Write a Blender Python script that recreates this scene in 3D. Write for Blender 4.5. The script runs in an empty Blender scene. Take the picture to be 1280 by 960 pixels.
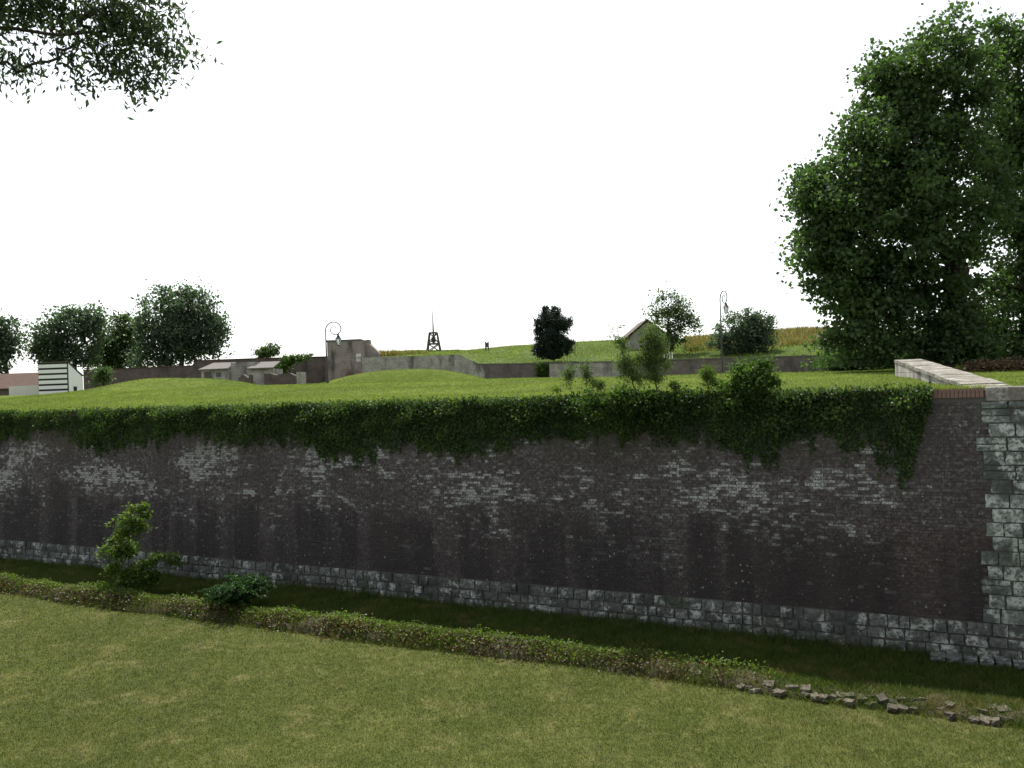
import bpy, math, random
import numpy as np
from mathutils import Vector, Matrix

R = math.radians
SC = bpy.context.scene
COL = SC.collection
random.seed(7)
rng = np.random.default_rng(7)

# ------------------------------------------------------------------ camera
F, ZC = 1020.0, 6.1
ROLL, PITCH = 0.0365, -0.0025
_f = np.array([0, math.cos(PITCH), math.sin(PITCH)])
_r = np.array([1.0, 0, 0])
_u = np.cross(_r, _f)
_uc = _u * math.cos(ROLL) + _r * math.sin(ROLL)
_rc = _r * math.cos(ROLL) - _u * math.sin(ROLL)
cam = bpy.data.cameras.new('camera')
cam.sensor_width = 36
cam.lens = 36 * F / 1280
cam.clip_end = 6000
cam.clip_start = 0.1
camo = bpy.data.objects.new('camera', cam)
COL.objects.link(camo)
camo.matrix_world = Matrix(((_rc[0], _uc[0], -_f[0], 0), (_rc[1], _uc[1], -_f[1], 0),
                            (_rc[2], _uc[2], -_f[2], ZC), (0, 0, 0, 1)))
SC.camera = camo

# ------------------------------------------------------------------ sky and sun
SUN_EL, SUN_AZ = 61.0, -12.0          # azimuth: degrees right of straight ahead (+Y)
world = bpy.data.worlds.new('World')
SC.world = world
world.use_nodes = True
wt = world.node_tree
bg = wt.nodes['Background']
sky = wt.nodes.new('ShaderNodeTexSky')
sky.sky_type = 'NISHITA'
sky.sun_disc = False
sky.sun_elevation = R(SUN_EL)
sky.sun_rotation = R(SUN_AZ)
sky.dust_density = 1.2
sky.air_density = 1.0
sky.ozone_density = 1.0
hs = wt.nodes.new('ShaderNodeHueSaturation')       # thin milky cloud over the whole sky
hs.inputs['Saturation'].default_value = 0.16
hs.inputs['Value'].default_value = 1.05
wn = wt.nodes.new('ShaderNodeTexNoise')
wn.inputs['Scale'].default_value = 2.2
wn.inputs['Detail'].default_value = 4
wr = wt.nodes.new('ShaderNodeMapRange')
wr.inputs[1].default_value = 0.35
wr.inputs[2].default_value = 0.7
wr.inputs[3].default_value = 0.8
wr.inputs[4].default_value = 1.0
wm = wt.nodes.new('ShaderNodeMix')
wm.data_type = 'RGBA'
wt.links.new(sky.outputs[0], hs.inputs['Color'])
wt.links.new(wn.outputs[0], wr.inputs[0])
wt.links.new(wr.outputs[0], wm.inputs[0])
wt.links.new(sky.outputs[0], wm.inputs[6])
wt.links.new(hs.outputs[0], wm.inputs[7])
wt.links.new(wm.outputs[2], bg.inputs['Color'])
bg.inputs['Strength'].default_value = 0.15
sl = bpy.data.lights.new('sun', 'SUN')
sl.energy = 5.0
sl.angle = R(0.6)
sl.color = (1.0, 0.95, 0.86)
so = bpy.data.objects.new('sun', sl)
COL.objects.link(so)
sd = Vector((math.sin(R(SUN_AZ)) * math.cos(R(SUN_EL)), math.cos(R(SUN_AZ)) * math.cos(R(SUN_EL)), math.sin(R(SUN_EL))))
so.rotation_euler = sd.to_track_quat('Z', 'Y').to_euler()
so.location = (0, 0, 60)
SC.view_settings.view_transform = 'Standard'
SC.view_settings.look = 'None'
SC.view_settings.exposure = 0.6
SC.view_settings.gamma = 1.0


# ------------------------------------------------------------------ geometry helpers
def ray(px, py):
    return _f + (px - 640) / F * _rc + (480 - py) / F * _uc


def at(px, py, Y):                     # the point on a pixel's ray at distance Y straight ahead
    d = ray(px, py)
    return np.array([0, 0, ZC]) + d * (Y / d[1])


def at_z(px, py, z):
    d = ray(px, py)
    return np.array([0, 0, ZC]) + d * ((z - ZC) / d[2])


def proj(P):
    d = np.asarray(P, float) - np.array([0, 0, ZC])
    w = d @ _f
    w = np.where(np.abs(w) < 1e-3, 1e-3, w)
    return 640 + F * (d @ _rc) / w, 480 - F * (d @ _uc) / w, w


def smooth(t):
    t = np.clip(t, 0, 1)
    return t * t * (3 - 2 * t)


# wall frame: u runs to the right along the wall, v is height, the wall leans back
TH, WD, ZT, ZB, BAT = 0.457, 19.68, 5.63, 0.80, 0.08
EU = np.array([math.cos(TH), -math.sin(TH), 0])
EN = np.array([-math.sin(TH), -math.cos(TH), 0])      # towards the camera


def wp(u, v, off=0.0):
    u, v, off = np.broadcast_arrays(np.asarray(u, float), np.asarray(v, float), np.asarray(off, float))
    P = -EN * WD + u[..., None] * EU + EN * ((ZT - v) * BAT + off)[..., None]
    P[..., 2] += v
    return P


def wall_uv(px, py, off=0.0):          # where a pixel's ray meets the battered wall face
    d = ray(px, py)
    c = np.array([0, 0, ZC])
    # (c + t d + EN*WD) . EN = (ZT - z)*BAT + off
    k = EN.copy()
    k[2] += BAT
    t = (ZT * BAT + off - (c @ EN + WD) - ZC * BAT) / (d @ k)
    p = c + t * d
    return (p @ EU), p[2]


def us(P):                             # (along the wall, distance behind its top edge)
    P = np.asarray(P, float)
    return P[..., 0] * EU[0] + P[..., 1] * EU[1], -(P[..., 0] * EN[0] + P[..., 1] * EN[1]) - WD


_mb = []


def zplat(x, y):
    x = np.asarray(x, float)
    y = np.asarray(y, float)
    u, s = us(np.stack([x, y, 0 * x], -1))
    zc = np.interp(u, [-40, -26, -12, 2, 9], [6.5, 6.35, 6.12, 6.0, 5.8])
    z = ZT - 0.03 + (zc - ZT) * smooth(s / 24)
    z = z - smooth((s - 26) / 14) * (zc - 5.3)
    for c, a, b, amp in _mb:
        q = np.abs((x - c[0]) / a) ** 3 + np.abs((y - c[1]) / b) ** 3
        z = z + amp * np.exp(-q)
    z = z + 0.05 * np.sin(x * 0.6 + 0.4 * y) * np.cos(y * 0.37) * smooth(s / 6)
    return z


def zp(x, y):
    return float(zplat(np.array([x]), np.array([y]))[0])


for _c, _a, _b in ((at(235, 474.5, 68), 6.5, 5.0), (at(505, 462, 74), 8.5, 5.0)):      # two long low mounds
    _mb.append((_c, _a, _b, _c[2] - zp(_c[0], _c[1])))


# kerb line in the ditch (front foot), fitted from the photograph
_k0, _k1 = at_z(0, 746, 0.0), at_z(1280, 903, 0.0)


def moat_s(P):                         # distance in front of the wall's foot line
    P = np.asarray(P, float)
    return P[..., 0] * EN[0] + P[..., 1] * EN[1] + WD - ZT * BAT


KS = 0.5 * (moat_s(_k0) + moat_s(_k1))


def zfloor(x, y):
    x = np.asarray(x, float)
    y = np.asarray(y, float)
    s = moat_s(np.stack([x, y, 0 * x], -1))
    z = 0.04 * np.sin(x * 0.5 + 1) * np.sin(y * 0.45)
    z = z + 0.05 * smooth(1 - s / 0.8)
    # the bank the camera stands on
    z = z + 4.5 * smooth((8.2 - y - 0.0 * x) / 5.5)
    return z


# ------------------------------------------------------------------ mesh helpers
def mesh_from(name, V, Fc, mat, smooth_shade=False, rnd=None):
    V = np.asarray(V, np.float32).reshape(-1, 3)
    Fc = np.asarray(Fc, np.int32)
    k = Fc.shape[1]
    me = bpy.data.meshes.new(name)
    me.vertices.add(len(V))
    me.vertices.foreach_set('co', V.ravel())
    me.loops.add(Fc.size)
    me.loops.foreach_set('vertex_index', Fc.ravel())
    me.polygons.add(len(Fc))
    me.polygons.foreach_set('loop_start', np.arange(len(Fc), dtype=np.int32) * k)
    me.polygons.foreach_set('loop_total', np.full(len(Fc), k, np.int32))
    me.polygons.foreach_set('use_smooth', np.full(len(Fc), bool(smooth_shade)))
    if rnd is not None:
        a = me.attributes.new('rnd', 'FLOAT', 'FACE')
        a.data.foreach_set('value', np.asarray(rnd, np.float32))
    me.update(calc_edges=True)
    me.validate()
    if mat:
        me.materials.append(mat)
    return me


def link(name, me, parent=None, loc=(0, 0, 0)):
    o = bpy.data.objects.new(name, me)
    COL.objects.link(o)
    o.location = tuple(float(c) for c in loc)
    if parent:
        o.parent = parent
    return o


def thing(name, label, cat, loc, rz=0.0, group=None):
    o = bpy.data.objects.new(name, None)
    COL.objects.link(o)
    o.empty_display_size = 0.3
    o.location = tuple(float(c) for c in loc)
    o.rotation_euler = (0, 0, rz)
    o['label'] = label
    o['category'] = cat
    if group:
        o['group'] = group
    return o


def tag(o, label=None, cat=None, group=None, kind=None):
    if label:
        o['label'] = label
    if cat:
        o['category'] = cat
    if group:
        o['group'] = group
    if kind:
        o['kind'] = kind
    return o


class MB:
    """collects quads and triangles, then links them as one mesh object"""

    def __init__(s):
        s.v, s.f = [], []

    def poly(s, pts):
        i = len(s.v)
        s.v += [tuple(map(float, p)) for p in pts]
        s.f.append(tuple(range(i, i + len(pts))))

    def hexa(s, b, t):                 # 4 bottom points, 4 top points
        i = len(s.v)
        s.v += [tuple(map(float, p)) for p in list(b) + list(t)]
        for q in ((3, 2, 1, 0), (4, 5, 6, 7), (0, 1, 5, 4), (1, 2, 6, 5), (2, 3, 7, 6), (3, 0, 4, 7)):
            s.f.append(tuple(i + k for k in q))
        return s

    def box(s, x0, x1, y0, y1, z0, z1):
        return s.hexa([(x0, y0, z0), (x1, y0, z0), (x1, y1, z0), (x0, y1, z0)],
                      [(x0, y0, z1), (x1, y0, z1), (x1, y1, z1), (x0, y1, z1)])

    def prism(s, pts, d):              # polygon swept by d
        i, n = len(s.v), len(pts)
        d = np.array(d, float)
        s.v += [tuple(map(float, p)) for p in pts] + [tuple(map(float, np.array(p) + d)) for p in pts]
        s.f.append(tuple(i + k for k in range(n))[::-1])
        s.f.append(tuple(i + n + k for k in range(n)))
        for k in range(n):
            s.f.append((i + k, i + (k + 1) % n, i + n + (k + 1) % n, i + n + k))
        return s

    def tube(s, pts, rad, n=8):
        pts = [np.array(p, float) for p in pts]
        if np.isscalar(rad):
            rad = [rad] * len(pts)
        rings = []
        for k, p in enumerate(pts):
            a = pts[max(k - 1, 0)]
            b = pts[min(k + 1, len(pts) - 1)]
            t = (b - a) / (np.linalg.norm(b - a) + 1e-9)
            h = np.array([1, 0, 0]) if abs(t[0]) < 0.8 else np.array([0, 1, 0])
            x = np.cross(t, h)
            x /= np.linalg.norm(x)
            y = np.cross(t, x)
            i = len(s.v)
            for j in range(n):
                w = 2 * math.pi * j / n
                s.v.append(tuple(map(float, p + rad[k] * (math.cos(w) * x + math.sin(w) * y))))
            rings.append(i)
        for a, b in zip(rings, rings[1:]):
            for j in range(n):
                s.f.append((a + j, a + (j + 1) % n, b + (j + 1) % n, b + j))
        s.f.append(tuple(rings[0] + j for j in range(n))[::-1])
        s.f.append(tuple(rings[-1] + j for j in range(n)))
        return s

    def build(s, name, mat, parent=None, loc=(0, 0, 0), bevel=0.0, rough=0.0):
        me = bpy.data.meshes.new(name)
        vv = s.v
        if rough:
            vv = [tuple(c + random.uniform(-rough, rough) for c in p) for p in vv]
        me.from_pydata(vv, [], s.f)
        me.polygons.foreach_set('use_smooth', np.zeros(len(s.f), bool))
        me.materials.append(mat)
        me.update()
        o = link(name, me, parent, loc)
        if bevel:
            m = o.modifiers.new('bevel', 'BEVEL')
            m.width = bevel
            m.segments = 2
            m.limit_method = 'ANGLE'
        return o


# ------------------------------------------------------------------ material helpers
class NT:
    def __init__(s, name):
        s.m = bpy.data.materials.new(name)
        s.m.use_nodes = True
        s.t = s.m.node_tree
        s.n = s.t.nodes
        s.p = s.n['Principled BSDF']
        s.out = s.n['Material Output']

    def put(s, sock, val):
        if hasattr(val, 'is_output') or isinstance(val, bpy.types.NodeSocket):
            s.t.links.new(val, sock)
        elif isinstance(val, (tuple, list)) and sock.type == 'RGBA' and len(val) == 3:
            sock.default_value = (*val, 1)
        else:
            sock.default_value = val

    def math(s, op, a, b=None, c=None, clamp=False):
        n = s.n.new('ShaderNodeMath')
        n.operation = op
        n.use_clamp = clamp
        s.put(n.inputs[0], a)
        if b is not None:
            s.put(n.inputs[1], b)
        if c is not None:
            s.put(n.inputs[2], c)
        return n.outputs[0]

    def mix(s, f, a, b, mode='MIX'):
        n = s.n.new('ShaderNodeMix')
        n.data_type = 'RGBA'
        n.blend_type = mode
        s.put(n.inputs[0], f)
        s.put(n.inputs[6], a)
        s.put(n.inputs[7], b)
        return n.outputs[2]

    def rng(s, x, a, b, c=0.0, d=1.0):
        n = s.n.new('ShaderNodeMapRange')
        n.interpolation_type = 'SMOOTHSTEP'
        s.put(n.inputs[0], x)
        for k, v in enumerate((a, b, c, d)):
            s.put(n.inputs[1 + k], v)
        return n.outputs[0]

    def noise(s, vec, scale, detail=3.0, rough=0.55, dist=0.0):
        n = s.n.new('ShaderNodeTexNoise')
        s.put(n.inputs['Vector'], vec)
        n.inputs['Scale'].default_value = scale
        n.inputs['Detail'].default_value = detail
        n.inputs['Roughness'].default_value = rough
        n.inputs['Distortion'].default_value = dist
        return n.outputs[0]

    def voro(s, vec, scale):
        n = s.n.new('ShaderNodeTexVoronoi')
        s.put(n.inputs['Vector'], vec)
        n.inputs['Scale'].default_value = scale
        return n.outputs['Distance'], n.outputs['Color']

    def pos(s):
        return s.n.new('ShaderNodeNewGeometry').outputs['Position']

    def obj(s):
        return s.n.new('ShaderNodeTexCoord').outputs['Object']

    def attr(s, name):
        n = s.n.new('ShaderNodeAttribute')
        n.attribute_name = name
        return n.outputs['Fac']

    def xyz(s, x, y, z=0.0):
        n = s.n.new('ShaderNodeCombineXYZ')
        s.put(n.inputs[0], x)
        s.put(n.inputs[1], y)
        s.put(n.inputs[2], z)
        return n.outputs[0]

    def sep(s, v):
        n = s.n.new('ShaderNodeSeparateXYZ')
        s.put(n.inputs[0], v)
        return n.outputs

    def white(s, v):
        n = s.n.new('ShaderNodeTexWhiteNoise')
        n.noise_dimensions = '3D'
        s.put(n.inputs[0], v)
        return n.outputs['Value'], n.outputs['Color']

    def dot(s, v, d):
        n = s.n.new('ShaderNodeVectorMath')
        n.operation = 'DOT_PRODUCT'
        s.put(n.inputs[0], v)
        n.inputs[1].default_value = tuple(d)
        return n.outputs['Value']

    def scale3(s, v, d):
        n = s.n.new('ShaderNodeVectorMath')
        n.operation = 'MULTIPLY'
        s.put(n.inputs[0], v)
        n.inputs[1].default_value = tuple(d)
        return n.outputs[0]

    def bump(s, h, strength=0.4, dist=0.02):
        n = s.n.new('ShaderNodeBump')
        n.inputs['Strength'].default_value = strength
        n.inputs['Distance'].default_value = dist
        s.put(n.inputs['Height'], h)
        s.t.links.new(n.outputs[0], s.p.inputs['Normal'])

    def done(s, color, rough=0.9, spec=0.25):
        s.put(s.p.inputs['Base Color'], color)
        s.put(s.p.inputs['Roughness'], rough)
        s.p.inputs['Specular IOR Level'].default_value = spec
        return s.m

    def leafy(s, color, trans=0.35, tcol=None, rough=0.55, spec=0.3):
        s.done(color, rough, spec)
        tr = s.n.new('ShaderNodeBsdfTranslucent')
        s.put(tr.inputs['Color'], tcol if tcol is not None else color)
        mx = s.n.new('ShaderNodeMixShader')
        mx.inputs[0].default_value = trans
        s.t.links.new(s.p.outputs[0], mx.inputs[1])
        s.t.links.new(tr.outputs[0], mx.inputs[2])
        s.t.links.new(mx.outputs[0], s.out.inputs['Surface'])
        return s.m


def leaf_mat(name, c0, c1, trans=0.35, warm=(1.5, 1.7, 0.7), spec=0.3, patch=0.35):
    t = NT(name)
    r = t.attr('rnd')
    base = t.mix(r, c0, c1)
    nz = t.noise(t.pos(), patch * 2, 2)
    base = t.mix(t.rng(nz, 0.35, 0.65, 0.0, 0.5), base, tuple(c * 0.6 for c in c0))
    tc = t.mix(1.0, base, warm, 'MULTIPLY')
    return t.leafy(base, trans, tc, 0.5, spec)


def grass_mat(name, c0, c1, dry, dry_amt=(0.5, 0.72), trans=0.4, scl=0.55, blade=True):
    t = NT(name)
    P = t.pos()
    n1 = t.noise(P, scl, 4, 0.6)
    n2 = t.noise(P, 0.16, 2, 0.5)
    base = t.mix(t.rng(n1, 0.3, 0.7), c0, c1)
    base = t.mix(t.rng(n2, 0.35, 0.7, 0, 0.6), base, tuple(c * 0.72 for c in c0))
    n3 = t.noise(P, scl * 1.6, 6, 0.72)
    base = t.mix(t.rng(n3, dry_amt[0], dry_amt[1], 0, 0.75), base, dry)
    n5 = t.noise(P, scl * 7, 4, 0.7)
    base = t.mix(t.rng(n5, 0.35, 0.65, 0.5, 0.0), base, tuple(c * 0.6 for c in c0))
    base = t.mix(t.rng(n5, 0.55, 0.75, 0.0, 0.4), base, dry)
    if blade:
        r = t.attr('rnd')
        base = t.mix(1.0, base, t.mix(r, (0.6, 0.62, 0.5), (1.45, 1.35, 1.3)), 'MULTIPLY')
        base = t.mix(t.rng(r, 0.93, 0.96, 0, 0.8), base, dry)
        tc = t.mix(1.0, base, (1.6, 1.6, 0.9), 'MULTIPLY')
        return t.leafy(base, trans, tc, 0.6, 0.2)
    n4 = t.noise(P, 18, 3, 0.7)
    base = t.mix(1.0, base, t.mix(n4, (0.5, 0.5, 0.45), (1.2, 1.2, 1.1)), 'MULTIPLY')
    t.bump(n4, 0.8, 0.05)
    return t.done(base, 0.95, 0.1)


BL, BH, V0 = 0.235, 0.073, ZB          # brick length and course height with joint
UQ = wall_uv(1236, 600)[0]             # where the corner stones begin
U_LEFT = wall_uv(-330, 600)[0]
U_RIGHT = wall_uv(1280, 600)[0] + 9.0


def brick_mat():
    t = NT('weathered_brick')
    P = t.pos()
    u = t.dot(P, EU)
    v = t.sep(P)[2]
    row = t.math('FLOOR', t.math('DIVIDE', t.math('SUBTRACT', v, V0), BH))
    par = t.math('MODULO', row, 2.0)
    ln = t.math('MULTIPLY_ADD', par, -BL / 2, BL)
    cell = t.math('FLOOR', t.math('ADD', t.math('DIVIDE', u, ln), t.math('MULTIPLY', par, 0.5)))
    r1, rc = t.white(t.xyz(cell, row, 1.0))
    rr = t.sep(rc)
    W = t.xyz(u, v)
    base = t.mix(r1, (0.09, 0.073, 0.073), (0.185, 0.158, 0.155))
    base = t.mix(t.rng(rr[0], 0.6, 0.95), base, (0.15, 0.14, 0.14))
    # warm clean brick low down at the right, near the corner
    warm = t.math('MULTIPLY', t.rng(u, UQ - 6.5, UQ - 4), t.rng(v, 3.2, 2.2))
    base = t.mix(t.math('MULTIPLY', warm, 0.5), base, (0.115, 0.066, 0.056))
    # pale washed-out courses in the middle of the wall, brick by brick
    n1 = t.noise(t.scale3(W, (0.45, 1.2, 1)), 0.9, 5, 0.65)
    n1b = t.noise(t.scale3(W, (1.0, 1.0, 1)), 3.2, 4, 0.65)
    band = t.math('MULTIPLY', t.rng(v, 0.6, 3.0), t.rng(v, 4.9, 4.2))
    fade = t.rng(u, UQ - 0.3, UQ - 2.2, 0.0, 1.0)
    pale = t.math('MULTIPLY', t.math('MULTIPLY', t.rng(n1, 0.38, 0.66), band), fade)
    sc_ = t.math('ADD', t.math('MULTIPLY', pale, 0.62), t.math('ADD', t.math('MULTIPLY', rr[1], 0.62), t.math('MULTIPLY', n1b, 0.9)))
    whitened = t.rng(sc_, 1.08, 1.45)  # mask of the single whitened bricks
    fn = t.noise(W, 24, 4, 0.7)
    whitened = t.math('MULTIPLY', whitened, t.rng(fn, 0.36, 0.6))
    base = t.mix(t.math('MULTIPLY', pale, 0.16), base, (0.19, 0.185, 0.185))
    # mottled weathering finer than a brick
    base = t.mix(t.rng(t.noise(W, 11, 5, 0.7), 0.42, 0.62, 0.8, 0.0), base, (0.04, 0.034, 0.035))
    # damp soot standing in columns on the lower half
    wob = t.math('MULTIPLY_ADD', t.noise(W, 2.6, 4, 0.6), 0.5, t.math('MULTIPLY', v, 0.03))
    n2 = t.noise(t.xyz(t.math('ADD', u, wob), t.math('MULTIPLY', v, 0.06)), 1.1, 2, 0.5)
    n2b = t.noise(t.xyz(t.math('ADD', u, wob), 7.0), 0.45, 2, 0.5)
    n3 = t.noise(t.scale3(W, (0.8, 0.5, 1)), 1.6, 4, 0.65)
    colm = t.rng(n2, 0.38, 0.56)
    topv = t.math('ADD', t.math('MULTIPLY', n2b, 3.0), t.math('MULTIPLY_ADD', n3, 1.3, 0.55))
    soot = t.math('MULTIPLY', colm, t.rng(t.math('SUBTRACT', topv, v), -0.35, 0.5))
    soot = t.math('MULTIPLY', soot, t.rng(n3, 0.3, 0.5, 0.7, 1.0))
    soot2 = t.rng(t.noise(t.scale3(W, (0.5, 0.35, 1)), 0.9, 4), 0.46, 0.66, 0, 0.6)
    low = t.rng(v, 3.0, 1.0, 0.0, 0.4)
    base = t.mix(low, base, (0.055, 0.046, 0.047))
    base = t.mix(t.math('MULTIPLY', soot, 0.82), base, (0.032, 0.027, 0.029))
    base = t.mix(soot2, base, (0.05, 0.043, 0.042))
    base = t.mix(t.math('MULTIPLY', whitened, t.math('MULTIPLY_ADD', soot, -0.85, 1.0)), base, (0.44, 0.45, 0.44))
    # lichen dots
    jit = t.noise(W, 30, 3, 0.6)
    jit2 = t.noise(t.scale3(W, (1, 1.3, 1)), 34, 3, 0.6)
    WJ = t.xyz(t.math('MULTIPLY_ADD', jit, 0.09, u), t.math('MULTIPLY_ADD', jit2, 0.09, v))
    d, dc = t.voro(WJ, 5.5)
    dcs = t.sep(dc)
    dot = t.math('MULTIPLY', t.rng(d, 0.17, 0.08), t.rng(dcs[0], 0.32, 0.5))
    dot = t.math('MULTIPLY', dot, t.rng(t.noise(W, 0.9, 3), 0.33, 0.55))
    d2, dc2 = t.voro(WJ, 13.0)
    dot2 = t.math('MULTIPLY', t.rng(d2, 0.22, 0.1), t.rng(t.sep(dc2)[1], 0.45, 0.7))
    dot2 = t.math('MULTIPLY', dot2, t.rng(t.noise(W, 1.4, 3), 0.38, 0.58))
    base = t.mix(t.math('MULTIPLY', t.math('MAXIMUM', dot, dot2), 0.7), base, (0.36, 0.37, 0.355))
    # algae below the hanging ivy
    g = t.math('MULTIPLY', t.rng(v, 3.6, 4.9), t.rng(t.noise(t.scale3(W, (1, 0.4, 1)), 1.0, 4), 0.36, 0.55))
    g = t.math('MULTIPLY', g, t.rng(u, UQ - 1.0, UQ - 1.8))
    base = t.mix(t.math('MULTIPLY', g, 0.8), base, (0.05, 0.045, 0.028))
    t.bump(t.noise(P, 60, 4, 0.7), 0.5, 0.01)
    return t.done(base, 0.92, 0.2)


def mortar_mat():
    t = NT('old_mortar')
    P = t.pos()
    b = t.mix(t.noise(P, 3, 4), (0.05, 0.046, 0.044), (0.13, 0.122, 0.115))
    return t.done(b, 0.95, 0.1)


def stone_mat(name, c0, c1, pale=(0.46, 0.48, 0.46), pale_amt=(0.5, 0.64), dark=(0.04, 0.04, 0.038), dk=(0.45, 0.65), moss=0.3, cells=True, scl=1.0):
    t = NT(name)
    P = t.pos()
    if cells:
        oi = t.n.new('ShaderNodeObjectInfo').outputs['Random']
        r = t.math('FRACT', t.math('ADD', oi, t.attr('rnd')))
    else:
        r = t.noise(P, 0.8 * scl, 2)
    b = t.mix(r, c0, c1)
    n1 = t.noise(P, 2.6 * scl, 5, 0.65)
    b = t.mix(t.rng(t.noise(P, 1.1 * scl, 4, 0.6), dk[0], dk[1], 0, 0.8), b, dark)
    fine = t.noise(P, 13 * scl, 6, 0.75)
    b = t.mix(t.rng(fine, 0.42, 0.62, 0.65, 0.0), b, tuple(c * 0.5 for c in c0))
    pm = t.math('MULTIPLY', t.rng(n1, pale_amt[0], pale_amt[1], 0, 0.9), t.rng(fine, 0.4, 0.55))
    b = t.mix(pm, b, pale)
    b = t.mix(t.rng(t.noise(P, 1.7 * scl, 3), 0.52, 0.7, 0, moss), b, (0.05, 0.06, 0.025))
    t.bump(t.noise(P, 26 * scl, 5, 0.7), 0.6, 0.02)
    return t.done(b, 0.92, 0.2)


def plain(name, c, rough=0.8, spec=0.3, var=0.25, scl=6.0, metal=0.0):
    t = NT(name)
    n = t.noise(t.obj(), scl, 4, 0.6)
    b = t.mix(n, tuple(x * (1 - var) for x in c), tuple(min(1, x * (1 + var)) for x in c))
    t.p.inputs['Metallic'].default_value = metal
    return t.done(b, rough, spec)


def masonry_mat(name, c0, c1, mortar, bw=0.45, bh=0.2, stain=(0.05, 0.045, 0.045), st=(0.48, 0.68), scale_red=0.0, red=(0.2, 0.08, 0.06)):
    t = NT(name)
    P = t.pos()
    s = t.sep(P)
    vec = t.xyz(t.math('ADD', s[0], t.math('MULTIPLY', s[1], 0.6)), s[2])
    n = t.n.new('ShaderNodeTexBrick')
    t.put(n.inputs['Vector'], vec)
    n.inputs['Color1'].default_value = (*c0, 1)
    n.inputs['Color2'].default_value = (*c1, 1)
    n.inputs['Mortar'].default_value = (*mortar, 1)
    n.inputs['Scale'].default_value = 1.0
    n.inputs['Brick Width'].default_value = bw
    n.inputs['Row Height'].default_value = bh
    n.inputs['Mortar Size'].default_value = 0.014
    b = n.outputs[0]
    b = t.mix(t.rng(t.noise(P, 1.5, 4, 0.6), 0.35, 0.7, 0, 0.5), b, tuple(c * 1.5 for c in c1))
    if scale_red:
        b = t.mix(t.math('MULTIPLY', t.rng(s[2], 8.4, 7.4), t.rng(t.noise(P, 0.7, 2), 0.4, 0.55, 0, scale_red)), b, red)
    b = t.mix(t.rng(t.noise(t.scale3(vec, (1, 0.3, 1)), 0.9, 4, 0.6), st[0], st[1], 0, 0.8), b, stain)
    t.bump(n.outputs['Fac'], 0.4, -0.02)
    return t.done(b, 0.93, 0.15)


M = {}
M['brick'] = brick_mat()
M['mortar'] = mortar_mat()
M['stone'] = stone_mat('lichen_limestone', (0.095, 0.10, 0.095), (0.2, 0.205, 0.195), pale_amt=(0.5, 0.62), moss=0.5)
M['quoin'] = stone_mat('corner_limestone', (0.13, 0.15, 0.14), (0.26, 0.29, 0.27), pale=(0.5, 0.53, 0.5), pale_amt=(0.46, 0.6), dk=(0.48, 0.62), moss=0.3)
M['coping'] = stone_mat('coping_limestone', (0.2, 0.185, 0.16), (0.29, 0.27, 0.24), pale=(0.42, 0.41, 0.38), dk=(0.5, 0.7), moss=0.5, cells=False)
M['kerbstone'] = stone_mat('kerb_rubble', (0.10, 0.088, 0.066), (0.17, 0.15, 0.118), pale=(0.3, 0.28, 0.25), pale_amt=(0.55, 0.7), dk=(0.45, 0.65), moss=0.7)
M['redbrick'] = plain('coping_brick', (0.2, 0.125, 0.105), 0.9, 0.2, 0.4, 14)
LAWN = ((0.085, 0.112, 0.03), (0.135, 0.155, 0.05), (0.25, 0.23, 0.12))
M['lawn'] = grass_mat('lawn_blades', *LAWN, dry_amt=(0.5, 0.75))
M['lawn_soil'] = grass_mat('lawn_ground', *[tuple(c * 0.8 for c in k) for k in LAWN], dry_amt=(0.5, 0.75), blade=False)
UP = ((0.115, 0.18, 0.042), (0.17, 0.23, 0.06), (0.27, 0.28, 0.12))
M['turf'] = grass_mat('turf_blades', *UP, dry_amt=(0.56, 0.8), scl=0.35)
M['turf_soil'] = grass_mat('turf_ground', *[(k[0] * 0.78, k[1] * 0.75, k[2] * 0.35) for k in UP], dry_amt=(0.56, 0.8), scl=0.35, blade=False)
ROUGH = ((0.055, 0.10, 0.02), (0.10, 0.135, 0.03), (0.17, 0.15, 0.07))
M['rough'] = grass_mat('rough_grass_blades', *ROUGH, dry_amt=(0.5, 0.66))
HILLC = ((0.07, 0.115, 0.028), (0.10, 0.15, 0.036), (0.17, 0.175, 0.075))
M['hill'] = grass_mat('hill_grass', *HILLC, dry_amt=(0.55, 0.8), scl=0.2, blade=False)
M['scrub'] = grass_mat('dry_bank_grass', (0.12, 0.12, 0.04), (0.17, 0.15, 0.06), (0.22, 0.17, 0.09), dry_amt=(0.45, 0.65), scl=0.5)
M['ivy'] = leaf_mat('ivy_leaf', (0.035, 0.065, 0.022), (0.085, 0.135, 0.04), 0.35, (1.6, 1.9, 0.7), 0.15, 0.6)
M['ivy_light'] = leaf_mat('young_ivy_leaf', (0.07, 0.12, 0.025), (0.15, 0.2, 0.045), 0.45, spec=0.15)
M['plane'] = leaf_mat('plane_tree_leaf', (0.045, 0.08, 0.032), (0.085, 0.135, 0.05), 0.4, (1.5, 1.8, 0.8), 0.25)
M['far_leaf'] = leaf_mat('far_tree_leaf', (0.055, 0.085, 0.055), (0.10, 0.14, 0.085), 0.4, (1.4, 1.7, 1.0), 0.25)  # lighter and greyer: distance haze put into the leaf colour
M['far_leaf_light'] = leaf_mat('pale_tree_leaf', (0.05, 0.085, 0.035), (0.10, 0.14, 0.055), 0.4, (1.4, 1.7, 0.8))
M['yew'] = leaf_mat('yew_needle', (0.018, 0.028, 0.022), (0.034, 0.048, 0.034), 0.15, (1.2, 1.4, 0.8), 0.2)
M['sapling'] = leaf_mat('sapling_leaf', (0.055, 0.10, 0.02), (0.12, 0.18, 0.035), 0.45)
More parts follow.
